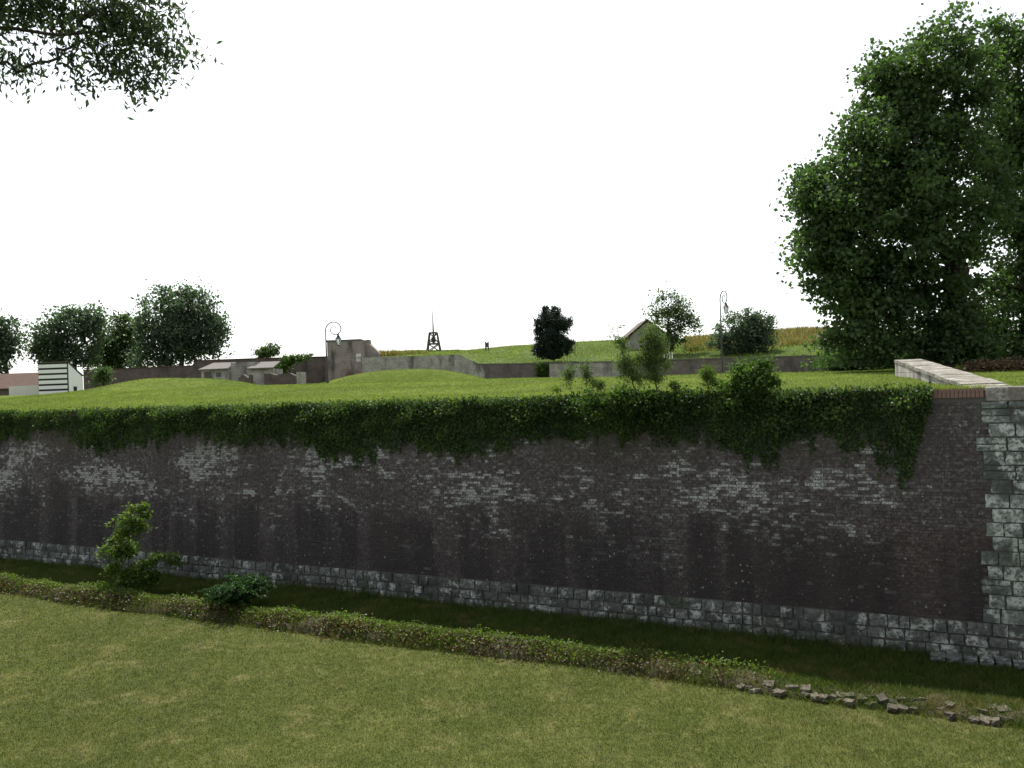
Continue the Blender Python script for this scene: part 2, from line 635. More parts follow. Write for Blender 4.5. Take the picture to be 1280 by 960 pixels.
M['feather'] = leaf_mat('feathery_leaf', (0.05, 0.085, 0.03), (0.11, 0.15, 0.05), 0.45)
M['bush'] = leaf_mat('bush_leaf', (0.035, 0.07, 0.02), (0.085, 0.14, 0.034), 0.4, spec=0.15)
M['fern'] = leaf_mat('fern_leaf', (0.018, 0.055, 0.016), (0.045, 0.10, 0.025), 0.3)
M['willow'] = leaf_mat('narrow_leaf', (0.035, 0.06, 0.03), (0.07, 0.095, 0.045), 0.35, (1.4, 1.6, 0.8))
M['dead'] = leaf_mat('withered_leaf', (0.075, 0.048, 0.022), (0.13, 0.09, 0.045), 0.25, (1.3, 1.1, 0.8))
M['bark'] = plain('bark', (0.055, 0.045, 0.036), 0.95, 0.1, 0.4, 5)
M['twig'] = plain('green_stem', (0.07, 0.075, 0.035), 0.9, 0.1, 0.3, 8)
M['farwall'] = masonry_mat('far_brick_wall', (0.11, 0.088, 0.085), (0.15, 0.12, 0.115), (0.14, 0.13, 0.12), 0.35, 0.12)
M['darkwall'] = masonry_mat('dark_brick_wall', (0.08, 0.062, 0.058), (0.12, 0.09, 0.085), (0.1, 0.09, 0.085), 0.35, 0.12)
M['ruin'] = masonry_mat('ruin_masonry', (0.2, 0.165, 0.15), (0.26, 0.22, 0.2), (0.22, 0.2, 0.19), 0.4, 0.14, scale_red=0.8)
M['rubble'] = masonry_mat('rubble_masonry', (0.25, 0.235, 0.215), (0.34, 0.32, 0.29), (0.15, 0.14, 0.13), 0.42, 0.22)
M['rooftile'] = plain('red_roof_tile', (0.075, 0.045, 0.034), 0.85, 0.2, 0.4, 3)
M['browntile'] = plain('brown_roof_tile', (0.09, 0.075, 0.06), 0.85, 0.2, 0.4, 3)
M['slab'] = plain('stone_roof_slab', (0.125, 0.115, 0.11), 0.9, 0.2, 0.35, 3)
M['white'] = plain('white_board', (0.78, 0.78, 0.76), 0.6, 0.3, 0.08, 3)
M['render'] = plain('pale_render', (0.6, 0.58, 0.55), 0.85, 0.2, 0.12, 3)
M['black'] = plain('black_paint', (0.03, 0.03, 0.033), 0.45, 0.5, 0.3, 8)
M['dark_backing'] = plain('dark_board', (0.03, 0.027, 0.028), 0.8, 0.2, 0.3, 8)  # dark frame that shows as stripes between the white boards
M['timber'] = plain('weathered_timber', (0.1, 0.085, 0.075), 0.85, 0.2, 0.35, 6)
M['rust'] = plain('rusty_post', (0.16, 0.085, 0.06), 0.8, 0.3, 0.4, 8)
M['earth'] = plain('dry_earth', (0.05, 0.046, 0.026), 0.95, 0.1, 0.5, 1.2)
g = NT('lantern_glass')
g.p.inputs['Transmission Weight'].default_value = 0.6
M['glass'] = g.done((0.75, 0.77, 0.78), 0.25, 0.5)
g = NT('window_pane')
M['pane'] = g.done((0.03, 0.035, 0.04), 0.15, 0.5)


# ------------------------------------------------------------------ foliage helpers
def unit(a):
    return a / (np.linalg.norm(a, axis=-1, keepdims=True) + 1e-9)


def leaves(P, size, aspect=0.7, up=0.5, droop=0.3, axis=None, fold=0.12):
    """one folded diamond per point; returns verts, quads"""
    n = len(P)
    size = np.broadcast_to(size, (n,)) * rng.uniform(0.65, 1.3, n)
    d = rng.normal(size=(n, 3)) if axis is None else axis + rng.normal(size=(n, 3)) * 0.5
    d[:, 2] -= droop
    d = unit(d)
    nn = rng.normal(size=(n, 3))
    nn[:, 2] += up * 2
    w = unit(np.cross(d, nn))
    nn = np.cross(w, d)
    s = size[:, None]
    a = P - d * s * 0.5
    b = P + w * s * 0.5 * aspect + nn * s * fold
    c = P + d * s * 0.5
    e = P - w * s * 0.5 * aspect + nn * s * fold
    V = np.stack([a, b, c, e], 1).reshape(-1, 3)
    return V, np.arange(n * 4).reshape(n, 4)


def blades(P, h, wd, lean=0.45):
    n = len(P)
    h = np.broadcast_to(h, (n,)) * rng.uniform(0.45, 1.25, n)
    ang = rng.uniform(0, 2 * math.pi, n)
    w = np.stack([np.cos(ang), np.sin(ang), 0 * ang], 1) * np.broadcast_to(wd, (n,))[:, None] * 0.5
    tip = P + np.stack([rng.normal(size=n) * lean * h, rng.normal(size=n) * lean * h, h], 1)
    V = np.stack([P - w, P + w, tip], 1).reshape(-1, 3)
    return V, np.arange(n * 3).reshape(n, 3)


def skeleton(base, top, centres, r_tip, r_base, sag=0.06, nseg=3, n_tr=7, wob=0.03, limb=None, pw=0.5, zpen=0.9):
    """trunk from base to top, then a branch from the nearest node to every cluster centre"""
    nodes = []
    par = []
    H = np.linalg.norm(top - base)
    for k in range(n_tr):
        f = k / (n_tr - 1)
        nodes.append(base + (top - base) * f + rng.normal(size=3) * H * wob * (0 < k))
        par.append(k - 1)
    if limb is not None:               # a leading limb that leaves the trunk part-way up
        for k, p in enumerate(limb):
            nodes.append(np.array(p, float))
            par.append(n_tr // 2 if k == 0 else len(nodes) - 2)
    order = np.argsort(np.linalg.norm(centres - (base + (top - base) * 0.55), axis=1))
    leafn = []
    for c in centres[order]:
        A = np.array(nodes)
        dd = np.linalg.norm(A - c, axis=1) + zpen * np.maximum(0, A[:, 2] - c[2] + 0.05 * H) + 0.6 * np.maximum(0, 0.28 * H - (A[:, 2] - base[2]))
        j = int(np.argmin(dd))
        p = A[j]
        L = np.linalg.norm(c - p)
        for q in range(1, nseg + 1):
            f = q / nseg
            x = p + (c - p) * f + rng.normal(size=3) * L * 0.05 * (q < nseg)
            x[2] += math.sin(f * math.pi) * L * sag
            nodes.append(x)
            par.append(j if q == 1 else len(nodes) - 2)
        leafn.append(len(nodes) - 1)
    cnt = np.zeros(len(nodes))
    for l in leafn:
        cnt[l] += 1
    for k in range(len(nodes) - 1, 0, -1):
        cnt[par[k]] += cnt[k]
    rad = r_tip * np.maximum(cnt, 1) ** pw
    rad = rad * (r_base / rad[0]) if rad[0] > r_base else rad
    rad[0] = max(rad[0], r_base)
    return np.array(nodes), np.array(par), np.maximum(rad, r_tip * 0.5)


def sticks(nodes, par, rad, n=5):
    V, Q = [], []
    for k in range(1, len(nodes)):
        a, b = nodes[par[k]], nodes[k]
        t = b - a
        L = np.linalg.norm(t)
        if L < 1e-5:
            continue
        t = t / L
        h = np.array([1, 0, 0]) if abs(t[0]) < 0.8 else np.array([0, 1, 0])
        x = np.cross(t, h)
        x /= np.linalg.norm(x)
        y = np.cross(t, x)
        i = len(V)
        ra = min(rad[par[k]], rad[k] * 1.35)
        for p, r in ((a, ra), (b, rad[k])):
            for j in range(n):
                w = 2 * math.pi * j / n
                V.append(p + r * (math.cos(w) * x + math.sin(w) * y))
        for j in range(n):
            Q.append((i + j, i + (j + 1) % n, i + n + (j + 1) % n, i + n + j))
    return np.array(V), np.array(Q)


def ell_points(ells, n, shell=0.45):
    vol = np.array([e[3] * e[4] * e[5] for e in ells])
    k = rng.choice(len(ells), n, p=vol / vol.sum())
    E = np.array(ells, float)[k]
    d = unit(rng.normal(size=(n, 3)))
    r = rng.uniform(0.0, 1, n) ** shell
    return E[:, :3] + d * r[:, None] * E[:, 3:]


def px_ells(lst, Y, dz=0.8):
    out = []
    for e in lst:
        c = at(e[0], e[1], Y + (e[4] if len(e) > 4 else 0))
        k = c[1] / F
        out.append((c[0], c[1], c[2], e[2] * k, min(e[2], e[3]) * k * dz, e[3] * k))
    return out


def tree(name, label, cat, base, top, ells, n_cl, n_leaf, leaf, rc, mat, r_base, r_tip=0.02, bark='bark', aspect=0.7,
         flat=0.65, droop=0.3, up=0.5, shell=0.4, group=None, stem='trunk', sag=0.05, zmin=0.05, n_tr=7, crown='crown', wob=0.03):
    base = np.array(base, float)
    top = np.array(top, float)
    t = thing(name, label, cat, base, group=group)
    C = ell_points(ells, n_cl, shell)
    C[:, 2] = np.maximum(C[:, 2], base[2] + zmin + rc * 0.3)
    nd, pr, rd = skeleton(base - np.array([0, 0, 0.08]), top, C, r_tip, r_base, sag, n_tr=n_tr, wob=wob)
    V, Q = sticks(nd, pr, rd)
    link(stem, mesh_from(stem, V - base, Q, M[bark], True), t)
    idx = np.repeat(np.arange(n_cl), n_leaf)
    sc = rng.uniform(0.6, 1.35, n_cl)[idx][:, None]
    P = C[idx] + rng.normal(size=(len(idx), 3)) * np.array([rc, rc, rc * flat]) * 0.62 * sc
    P[:, 2] = np.maximum(P[:, 2], base[2] + zmin)
    V, Q = leaves(P, leaf, aspect, up, droop)
    clr = rng.uniform(0, 1, n_cl)[idx] * 0.55 + rng.uniform(0, 0.45, len(idx))
    link(crown, mesh_from(crown, V - base, Q, M[mat], False, clr), t)
    return t


def inframe(P, m=160):
    x, y, w = proj(P)
    return (w > 0.5) & (x > -m) & (x < 1280 + m) & (y > -m) & (y < 960 + m)

# ================================================================== SETTING
def grid_sheet(name, xs, ys, zf, mat, mask=None):
    X, Y = np.meshgrid(xs, ys)
    Z = zf(X, Y)
    V = np.stack([X, Y, Z], -1).reshape(-1, 3)
    nx, ny = len(xs), len(ys)
    i = (np.arange(ny - 1)[:, None] * nx + np.arange(nx - 1)[None, :]).ravel()
    Q = np.stack([i, i + 1, i + nx + 1, i + nx], 1)
    if mask is not None:
        c = V[Q].mean(1)
        Q = Q[mask(c)]
    o = link(name, mesh_from(name, V, Q, mat, True))
    o['kind'] = 'structure'
    return o


def steps(*seg):
    out = []
    for a, b, n in seg:
        out += list(np.linspace(a, b, n, endpoint=False))
    return np.array(out + [seg[-1][1]])


grid_sheet('moat_floor', steps((-1500, -60, 12), (-60, 60, 150), (60, 1500, 12)),
           steps((-1500, -40, 10), (-40, -4, 10), (-4, 45, 80)), zfloor, M['lawn_soil'])


def plateau_sheet():                   # grassed top behind the wall: rows run parallel to it
    uu = steps((-1800, -120, 14), (-120, 60, 160), (60, 1800, 14))
    ss = steps((0.25, 60, 90), (60, 130, 20), (130, 2500, 12))
    U, S = np.meshgrid(uu, ss)
    P = -EN * WD + U[..., None] * EU - EN * S[..., None]
    Z = zplat(P[..., 0], P[..., 1])
    V = P.reshape(-1, 3)
    V[:, 2] = Z.ravel()
    nx, ny = len(uu), len(ss)
    i = (np.arange(ny - 1)[:, None] * nx + np.arange(nx - 1)[None, :]).ravel()
    o = link('plateau_ground', mesh_from('plateau_ground', V, np.stack([i, i + 1, i + nx + 1, i + nx], 1), M['turf_soil'], True))
    o['kind'] = 'structure'


plateau_sheet()

# grassy hill behind the far retaining walls: edge, crest, then a long flat back
HX = [(430, 446, 84, 441.5), (470, 446.5, 83, 441), (520, 445, 83, 440.3), (572, 443, 83, 439.5), (600, 456, 84, 437), (640, 455.5, 84, 433.5),
      (700, 454.5, 83, 428.8), (760, 453, 82, 427), (820, 451, 81, 425.5), (900, 448.5, 79, 422), (960, 446.5, 77, 416), (1000, 445.5, 76, 413.5),
      (1060, 443, 75, 413), (1200, 438, 74, 415), (1500, 430, 73, 420)]
hv = []
for px, py, Y, cy in HX:
    e = at(px, py, Y) - np.array([0, -0.25, 0.05])
    c = at(px, cy, Y + 34)
    for f in (0, .15, .3, .45, .6, .75, .9, 1.0):
        g_ = 1 - (1 - f) ** 1.5
        p = e + (c - e) * f
        p[2] = e[2] + (c[2] - e[2]) * g_ + 0.12 * math.sin(px * .05 + f * 9) * (0 < f < 1)
        hv.append(p)
    hv.append(c + np.array([0, 60, -0.5]))
    hv.append(c + np.array([0, 500, -6]))
nr = 10
hq = [(a * nr + b, (a + 1) * nr + b, (a + 1) * nr + b + 1, a * nr + b + 1) for a in range(len(HX) - 1) for b in range(nr - 1)]
o = link('hill', mesh_from('hill', np.array(hv), np.array(hq), M['hill'], True))
o['kind'] = 'structure'

# ================================================================== RAMPART WALL
wall = thing('rampart_wall', 'long dark weathered brick fortress wall with grey stone base and corner blocks above the moat', 'wall', wp(0, 0.0))
WL = np.array(wall.location)


def wrel(P):
    return np.asarray(P) - WL


m = MB()                               # body of the wall, its face set back behind the bricks
uu = np.linspace(U_LEFT - 0.3, U_RIGHT, 40)
for a, b in zip(uu, uu[1:]):
    f0, f1, f2, f3 = wp(a, -0.3), wp(b, -0.3), wp(b, ZT - 0.07), wp(a, ZT - 0.07)
    m.poly([wrel(p) for p in (f0, f1, f2, f3)])
    m.poly([wrel(p) for p in (f3, f2, f2 - EN * 0.9, f3 - EN * 0.9)])
m.build('wall_core', M['mortar'], wall)

wall_rot = Matrix((( EU[0], -EN[0], 0), (EU[1], -EN[1], 0), (0, 0, 1))).to_euler()
wall_rot.x = -math.atan(BAT)
# local axes of a brick: x along the wall, y into the wall, z up


def brick_shape(lx, ly, lz, j=0.003):
    b = np.array([(sx * lx / 2, sy, sz * lz / 2) for sy in (0, ly) for sx, sz in ((-1, -1), (1, -1), (1, 1), (-1, 1))], float)
    b += rng.uniform(-j, j, b.shape)
    return b


BQ = np.array([(0, 1, 2, 3), (1, 5, 6, 2), (5, 4, 7, 6), (4, 0, 3, 7), (3, 2, 6, 7), (4, 5, 1, 0)])
QH = BH * 4
TOOTH = [(0.5 if q % 2 else -0.5) * random.uniform(0.05, 0.34) for q in range(40)]
rows = int((ZT - 0.26 - V0) / BH)
items = []
for r_ in range(rows):
    v = V0 + (r_ + 0.5) * BH
    ln = BL if r_ % 2 == 0 else BL / 2
    off = 0.0 if r_ % 2 == 0 else 0.5
    uend = UQ + TOOTH[int((v - V0) / QH)]
    k0, k1 = int(math.floor(U_LEFT / ln + off)), int(math.floor(uend / ln + off))
    for k in range(k0, k1):
        items.append(((k - off + 0.5) * ln, v, ln))
items = np.array(items)
_P = wp(items[:, 0], items[:, 1])
_x, _y, _w = proj(_P)
show = (_x > 0) & (_x < 1280) & (items[:, 1] < 4.3)
score = np.where(show, 1 / _w, -1)
big = np.argsort(-score)[:290]
isbig = np.zeros(len(items), bool)
isbig[big] = True
# shared meshes for the nearest bricks
bm_ = []
for k in range(6):
    bm_.append([mesh_from('brick', brick_shape(q - 0.011, 0.08, BH - 0.011, 0.003), BQ, M['brick']) for q in (BL, BL / 2)])
for k in big:
    o = link('brick', bm_[random.randrange(6)][0 if items[k, 2] == BL else 1], wall, wrel(wp(items[k, 0], items[k, 1], 0.012 + random.uniform(-.005, .006))))
    o.rotation_euler = wall_rot
    o.rotation_euler.x += random.uniform(-.04, .04)
    o.rotation_euler.z += random.uniform(-.02, .02)
V, Q = [], []
ax = np.stack([EU, unit(-EN - BAT * np.array([0, 0, 1.0])), unit(np.array([0, 0, 1.0]) - EN * BAT)])
rest = items[~isbig]
nb = len(rest)
corner = np.array([(sx, sy, sz) for sy in (0, 1) for sx, sz in ((-1, -1), (1, -1), (1, 1), (-1, 1))], float)
dims = np.stack([(rest[:, 2] - 0.011) / 2, np.full(nb, 0.08), np.full(nb, (BH - 0.011) / 2)], 1)
loc = corner[None] * dims[:, None, :] + rng.uniform(-.003, .003, (nb, 8, 3))
gone = rng.uniform(size=nb) < 0.012     # a few bricks have lost their face
offs = 0.012 + rng.uniform(-.006, .007, nb) - gone * 0.035
V = wp(rest[:, 0], rest[:, 1], offs)[:, None, :] + loc @ ax
Q = (np.arange(nb)[:, None, None] * 8 + BQ[None, :5]).reshape(-1, 4)
o = link('brickwork', mesh_from('brickwork', wrel(V.reshape(-1, 3)), Q, M['brick']), wall)
o['kind'] = 'stuff'


# stones: shared lumpy block shapes, unit size, scaled to each stone
def lumpy_block(seed, j=0.05, nsub=2):
    r = np.random.default_rng(seed)
    n = 4
    g = np.linspace(-0.5, 0.5, n)
    V, Q = [], []
    for a in range(n):
        for b in range(n):
            x, z = g[b], g[a]
            ed = max(abs(x), abs(z)) > 0.49
            y = (0.07 if ed else 0.0) + r.uniform(-.05, .05)
            V.append((x * (0.97 if ed else 1) + r.uniform(-j, j) * .6, y, z * (0.97 if ed else 1) + r.uniform(-j, j) * .6))
    for a in range(n - 1):
        for b in range(n - 1):
            i = a * n + b
            Q.append((i, i + 1, i + n + 1, i + n))
    ring = [0, 1, 2, 3, 7, 11, 15, 14, 13, 12, 8, 4]
    base = len(V)
    for i in ring:
        V.append((V[i][0], 1.0, V[i][2]))
    for k in range(12):
        a, b = ring[k], ring[(k + 1) % 12]
        Q.append((b, a, base + k, base + (k + 1) % 12))
    return np.array(V), np.array(Q)


SHAPES = [lumpy_block(100 + k) for k in range(10)]
stone_me = [mesh_from('stone', v, q, M['stone'], False, np.zeros(len(q))) for v, q in SHAPES]
quoin_me = [mesh_from('corner_stone', v, q, M['quoin'], False, np.zeros(len(q))) for v, q in SHAPES]
stones = []                            # (u, v, width, height, offset, corner?)
v = -0.22
for hrow in (0.26, 0.25, 0.23, 0.28):
    u = U_LEFT + random.uniform(0, .3)
    vv = v
    while u < U_RIGHT:
        w = random.uniform(0.2, 0.5)
        dv = random.uniform(-.025, .025)
        stones.append((u + w / 2, vv + hrow / 2 + dv * .5, w - random.uniform(.014, .04), hrow - 0.02 - abs(dv), 0.045 + random.uniform(-.025, .025), False))
        u += w
    v += hrow
for q in range(int((ZT - 0.30 - V0) / QH) + 1):
    v = V0 + q * QH
    h = min(QH, ZT - 0.29 - v)
    if h < 0.08:
        break
    ue = UQ + TOOTH[q]
    ln = BL / 2                        # the brick courses stop at the last whole half brick before this
    u = math.floor(ue / ln) * ln - 0.05
    while u < U_RIGHT:
        w = random.uniform(0.28, 0.6)
        if random.random() < 0.25 and w > 0.36:      # two thin stones instead of one
            f = random.uniform(.4, .6)
            stones.append((u + w / 2, v + h * f / 2, w - 0.02, h * f - 0.016, 0.034 + random.uniform(-.012, .02), True))
            stones.append((u + w / 2, v + h * (1 + f) / 2, w - 0.02, h * (1 - f) - 0.016, 0.034 + random.uniform(-.012, .02), True))
        else:
            stones.append((u + w / 2, v + h / 2, w - 0.02, h - 0.018, 0.034 + random.uniform(-.012, .02), True))
        u += w
st = np.array([s[:5] for s in stones])
_x, _y, _w = proj(wp(st[:, 0], st[:, 1]))
score = np.where((_x > -5) & (_x < 1285) & (st[:, 1] > -0.05), st[:, 2] * st[:, 3] / _w ** 2, -1)
score = np.where(score < 0, -1, score)
for flag, mes, nm, lim in ((False, stone_me, 'stone', 295), (True, quoin_me, 'corner_stone', 200)):
    sel = [i for i in range(len(stones)) if stones[i][5] == flag]
    sel.sort(key=lambda i: -score[i])
    keep = [i for i in sel[:lim] if score[i] > 0]
    other = [i for i in sel if i not in set(keep)]
    for i in keep:
        u, v, w, h, of, _ = stones[i]
        o = link(nm, mes[random.randrange(10)], wall, wrel(wp(u, v, of)))
        o.rotation_euler = wall_rot
        o.scale = (w * random.choice((-1, 1)) if False else w, 0.16, h)
    VV, QQ, rr_, n0 = [], [], [], 0
    for i in other:
        u, v, w, h, of, _ = stones[i]
        sv, sq = SHAPES[random.randrange(10)]
        VV.append(wp(u, v, of) + (sv * np.array([w, 0.16, h])) @ ax)
        QQ.append(sq + n0)
        rr_.append(np.full(len(sq), random.random()))
        n0 += len(sv)
    o = link(nm + 'work', mesh_from(nm + 'work', wrel(np.concatenate(VV)), np.concatenate(QQ), M['quoin' if flag else 'stone'], False, np.concatenate(rr_)), wall)
    o['kind'] = 'stuff'

# bricks on edge along the top, shown bare next to the corner; worn coping slabs over the corner stones
top_me = [mesh_from('coping_brick', brick_shape(0.066, 0.22, 0.19, 0.003), BQ, M['redbrick']) for _ in range(4)]
u = wall_uv(1120, 490)[0]
while u < UQ - 0.05:
    o = link('coping_brick', random.choice(top_me), wall, wrel(wp(u, ZT - 0.115, 0.03 + random.uniform(-.008, .008))))
    o.rotation_euler = wall_rot
    o.rotation_euler.y += random.uniform(-.05, .05)
    u += 0.077
V, Q, n0 = [], [], 0
u0 = u = U_LEFT
ub = wall_uv(1120, 490)[0] - 0.08
while u < ub:
    V.append(wp(u, ZT - 0.115, 0.02 + random.uniform(-.01, .01)) + brick_shape(0.066, 0.22, 0.19, 0.004) @ ax)
    Q.append(BQ + n0)
    n0 += 8
    u += 0.077
o = link('coping_brickwork', mesh_from('coping_brickwork', wrel(np.concatenate(V)), np.concatenate(Q), M['redbrick']), wall)
o['kind'] = 'stuff'
u = UQ
k = 0
while u < U_RIGHT:
    w = random.uniform(0.7, 1.05)
    m = MB()
    a, b = u + 0.006, u + w - 0.006
    z0, z1 = ZT - 0.29, ZT + 0.0
    m.hexa([wrel(wp(a, z0, 0.06)), wrel(wp(b, z0, 0.06)), wrel(wp(b, z0, -0.6)), wrel(wp(a, z0, -0.6))],
           [wrel(wp(a, z1, 0.05)), wrel(wp(b, z1, 0.05)), wrel(wp(b, z1, -0.62)), wrel(wp(a, z1, -0.62))])
    m.build('coping_slab', M['coping'], wall, bevel=0.025, rough=0.008)
    u += w
# flat footing stones showing at the foot of the wall, by the corner
for px in (1172, 1192, 1212, 1232, 1252, 1274):
    u = wall_uv(px, 820)[0]
    o = link('footing_stone', stone_me[random.randrange(10)], wall, wrel(wp(u, 0.10, 0.42 + random.uniform(-.05, .08))))
    o.rotation_euler = wall_rot
    o.scale = (random.uniform(.24, .33), 0.5, random.uniform(0.1, 0.16))

# low sloping parapet that climbs back from the corner
pa, pb = wp(UQ + 0.15, ZT, -0.1), at(1134, 449, 29.0)
ln = pb - pa
L = np.linalg.norm(ln[:2])
dr = ln / np.linalg.norm(ln)
sd_ = np.array([dr[1], -dr[0], 0])
sd_ /= np.linalg.norm(sd_)
par_ = thing('sloping_parapet', 'low stone parapet with pale slab top sloping down to the wall corner', 'parapet', (pa[0], pa[1], ZT - 0.02))
PL = np.array(par_.location)
m = MB()
wA, wB = 0.36, 0.40
m.hexa([pa - sd_ * wA - PL - (0, 0, .3), pa + sd_ * wA - PL - (0, 0, .3), pb + sd_ * wB - PL - (0, 0, 1.3), pb - sd_ * wB - PL - (0, 0, 1.3)],
       [pa - sd_ * wA - PL - (0, 0, .03), pa + sd_ * wA - PL - (0, 0, .03), pb + sd_ * wB - PL - (0, 0, .09), pb - sd_ * wB - PL - (0, 0, .09)])
m.build('parapet_body', M['rubble'], par_)
f = 0.0
while f < 0.999:
    f1 = min(1.0, f + random.uniform(0.055, 0.075))
    if 1 - f1 < 0.03:
        f1 = 1.0
    a, b = pa + ln * (f + .0012), pa + ln * (f1 - .0012)
    jz = np.array([0, 0, random.uniform(-.008, .008)])
    hw = 0.42
    m = MB()
    m.hexa([a - sd_ * hw - PL - (0, 0, .085) + jz, a + sd_ * hw - PL - (0, 0, .085) + jz, b + sd_ * hw - PL - (0, 0, .085) + jz, b - sd_ * hw - PL - (0, 0, .085) + jz],
           [a - sd_ * hw - PL + jz, a + sd_ * hw - PL + jz, b + sd_ * hw - PL + jz, b - sd_ * hw - PL + jz])
    m.build('slab', M['coping'], par_, rough=0.006)
    f = f1

# ================================================================== KERB IN THE MOAT
kerb = thing('low_kerb_wall', 'low overgrown rubble kerb running along the moat floor before the wall', 'kerb', wp(0, 0, KS))
KL = np.array(kerb.location)


def kp(u, s, z):                       # a point s metres in front of the wall's foot line
    u, s, z = np.broadcast_arrays(np.asarray(u, float), np.asarray(s, float), np.asarray(z, float))
    P = -EN * (WD) + u[..., None] * EU + EN * (ZT * BAT + s)[..., None]
    P[..., 2] = z
    return P


KU0, KU1 = at_z(-300, 730, 0) @ EU, at_z(1280, 900, 0) @ EU + 6
uu = np.arange(KU0, KU1, 0.3)
prof = [(0.0, -0.05), (-0.10, 0.16), (-0.30, 0.30), (-0.62, 0.33), (-0.95, 0.16), (-1.2, -0.05)]
KV = []
for u in uu:
    hsc = 0.75 + 0.2 * math.sin(u * 1.3) + 0.14 * math.sin(u * 3.7 + 1)
    hsc *= 1.0 if u < wall_uv(900, 800)[0] else 0.5
    for s, z in prof:
        KV.append(kp(u, KS + s + 0.05 * math.sin(u * 2.1), z * hsc if z > 0 else z) + rng.uniform(-.03, .03, 3))
npf = len(prof)
KQ = [(a * npf + b, (a + 1) * npf + b, (a + 1) * npf + b + 1, a * npf + b + 1) for a in range(len(uu) - 1) for b in range(npf - 1)]
link('kerb_bank', mesh_from('kerb_bank', np.array(KV) - KL, np.array(KQ), M['earth'], True), kerb)
rub_me = []
for k in range(8):
    v_, q_ = SHAPES[k]
    v_ = v_.copy()
    v_[:, 1] = v_[:, 1] - 0.5
    rub_me.append(mesh_from('kerb_stone', v_ + rng.uniform(-.06, .06, v_.shape), q_, M['kerbstone'], False, np.zeros(len(q_))))
u = at_z(-40, 735, 0) @ EU
ustone = at_z(930, 850, 0) @ EU
while u < KU1:
    w = random.uniform(0.12, 0.28)
    dens = 0.85 if u > ustone else 2.2
    for row in (0, 1):
        if random.random() < (0.5 if u < ustone else 0.08 + 0.2 * row):
            continue
        o = link('kerb_stone', random.choice(rub_me), kerb, kp(u, KS - 0.10 - 0.22 * row + random.uniform(-.12, .12), 0.04 + 0.06 * row + random.uniform(-.03, .02)) - KL)
        o.rotation_euler = (random.uniform(-.25, .25), random.uniform(-.2, .2), wall_rot.z + random.uniform(-.5, .5))
        o.scale = (w * .9, random.uniform(.12, .22), random.uniform(.07, .12))
    u += w * dens * 1.05


# ================================================================== GRASS
def scatter_lawn():
    n = 900000
    Y = rng.uniform(9.5, 31, n)
    X = rng.uniform(-1, 1, n) * (Y * 0.66 + 2.5)
    P = np.stack([X, Y, 0 * X], 1)
    s = moat_s(P)
    keep = (s > KS - 0.02 + rng.normal(size=n) * 0.06) & inframe(P, 130) & (rng.uniform(size=n) < np.clip(14.5 / Y, 0.2, 1) ** 1.2)
    P = P[keep]
    P[:, 2] = zfloor(P[:, 0], P[:, 1]) - 0.004
    return P


P = scatter_lawn()
V, Q = blades(P, 0.05, 0.011 * np.clip(P[:, 1] / 14, 1, 2), 0.5)
tag(link('lawn_grass', mesh_from('lawn_grass', V, Q, M['lawn'], False, rng.uniform(size=len(P)))),
    'short mown lawn covering the moat floor in front of the kerb', 'grass', kind='stuff')

n = 230000
u = rng.uniform(at_z(-200, 730, 0) @ EU, at_z(1280, 860, 0) @ EU + 2, n)
s = rng.uniform(0.0, 1, n) * (KS - 0.5)
P = kp(u, s, 0)
P[:, 2] = zfloor(P[:, 0], P[:, 1])
P = P[inframe(P, 130)]
clump = 0.5 + 0.5 * np.sin(P[:, 0] * 2.3 + 1.3 * np.sin(P[:, 1] * 3.1)) * np.cos(P[:, 1] * 2.7)
sfoot = moat_s(P)
V, Q = blades(P, 0.07 + 0.09 * clump + 0.12 * (sfoot < 0.22) * (rng.uniform(size=len(P)) < .4), 0.016, 0.5)
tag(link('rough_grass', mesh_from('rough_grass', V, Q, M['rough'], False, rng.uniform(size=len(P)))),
    'longer dark rough grass in the shaded strip between kerb and wall', 'grass', kind='stuff')

n = 150000
u = rng.uniform(KU0, KU1, n)
s = KS + 0.06 - rng.uniform(0, 1, n) * 1.25
hk = np.interp(s - KS, [-1.2, -0.95, -0.62, -0.30, -0.10, 0.0], [0, 0.16, 0.33, 0.30, 0.16, 0.0]) * np.where(u < wall_uv(900, 800)[0], 0.75, 0.38)
P = kp(u, s, hk - 0.01)
pt = np.sin(u * 1.7) * np.sin(u * 0.63 + 1) + 0.4 * np.sin(s * 9 + u * 2)
P = P[inframe(P, 130) & (rng.uniform(size=n) < 0.65 + 0.35 * pt)]
V, Q = blades(P, 0.11, 0.016, 0.6)
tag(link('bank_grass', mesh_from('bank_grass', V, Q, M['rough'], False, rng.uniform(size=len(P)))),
    'tufts of mixed green and dry grass growing over the low kerb', 'grass', kind='stuff')

# turf on the plateau: denser towards the wall edge
n = 700000
u = rng.uniform(-60, 18, n)
s = 0.22 + 62 * rng.uniform(size=n) ** 1.9
P = -EN * WD + u[:, None] * EU - EN * s[:, None]
x_, y_, w_ = proj(P + np.array([0, 0, 5.8]))
P = P[(w_ > 5) & (x_ > -120) & (x_ < 1400)]
P[:, 2] = zplat(P[:, 0], P[:, 1]) - 0.004
V, Q = blades(P, 0.06, 0.014 * np.clip(P[:, 1] / 22, 1, 4), 0.5)
tag(link('plateau_turf', mesh_from('plateau_turf', V, Q, M['turf'], False, rng.uniform(size=len(P)))),
    'bright sunlit turf covering the plateau above the wall', 'grass', kind='stuff')
# longer fringe hanging over the wall's edge
n = 26000
u = rng.uniform(U_LEFT, UQ, n)
P = wp(u, ZT - 0.03, rng.uniform(-0.3, 0.03, n))
V, Q = blades(P, 0.11, 0.014, 0.7)
tag(link('edge_grass', mesh_from('edge_grass', V, Q, M['turf'], False, rng.uniform(size=n))),
    'uneven fringe of longer grass along the top edge of the wall', 'grass', kind='stuff')

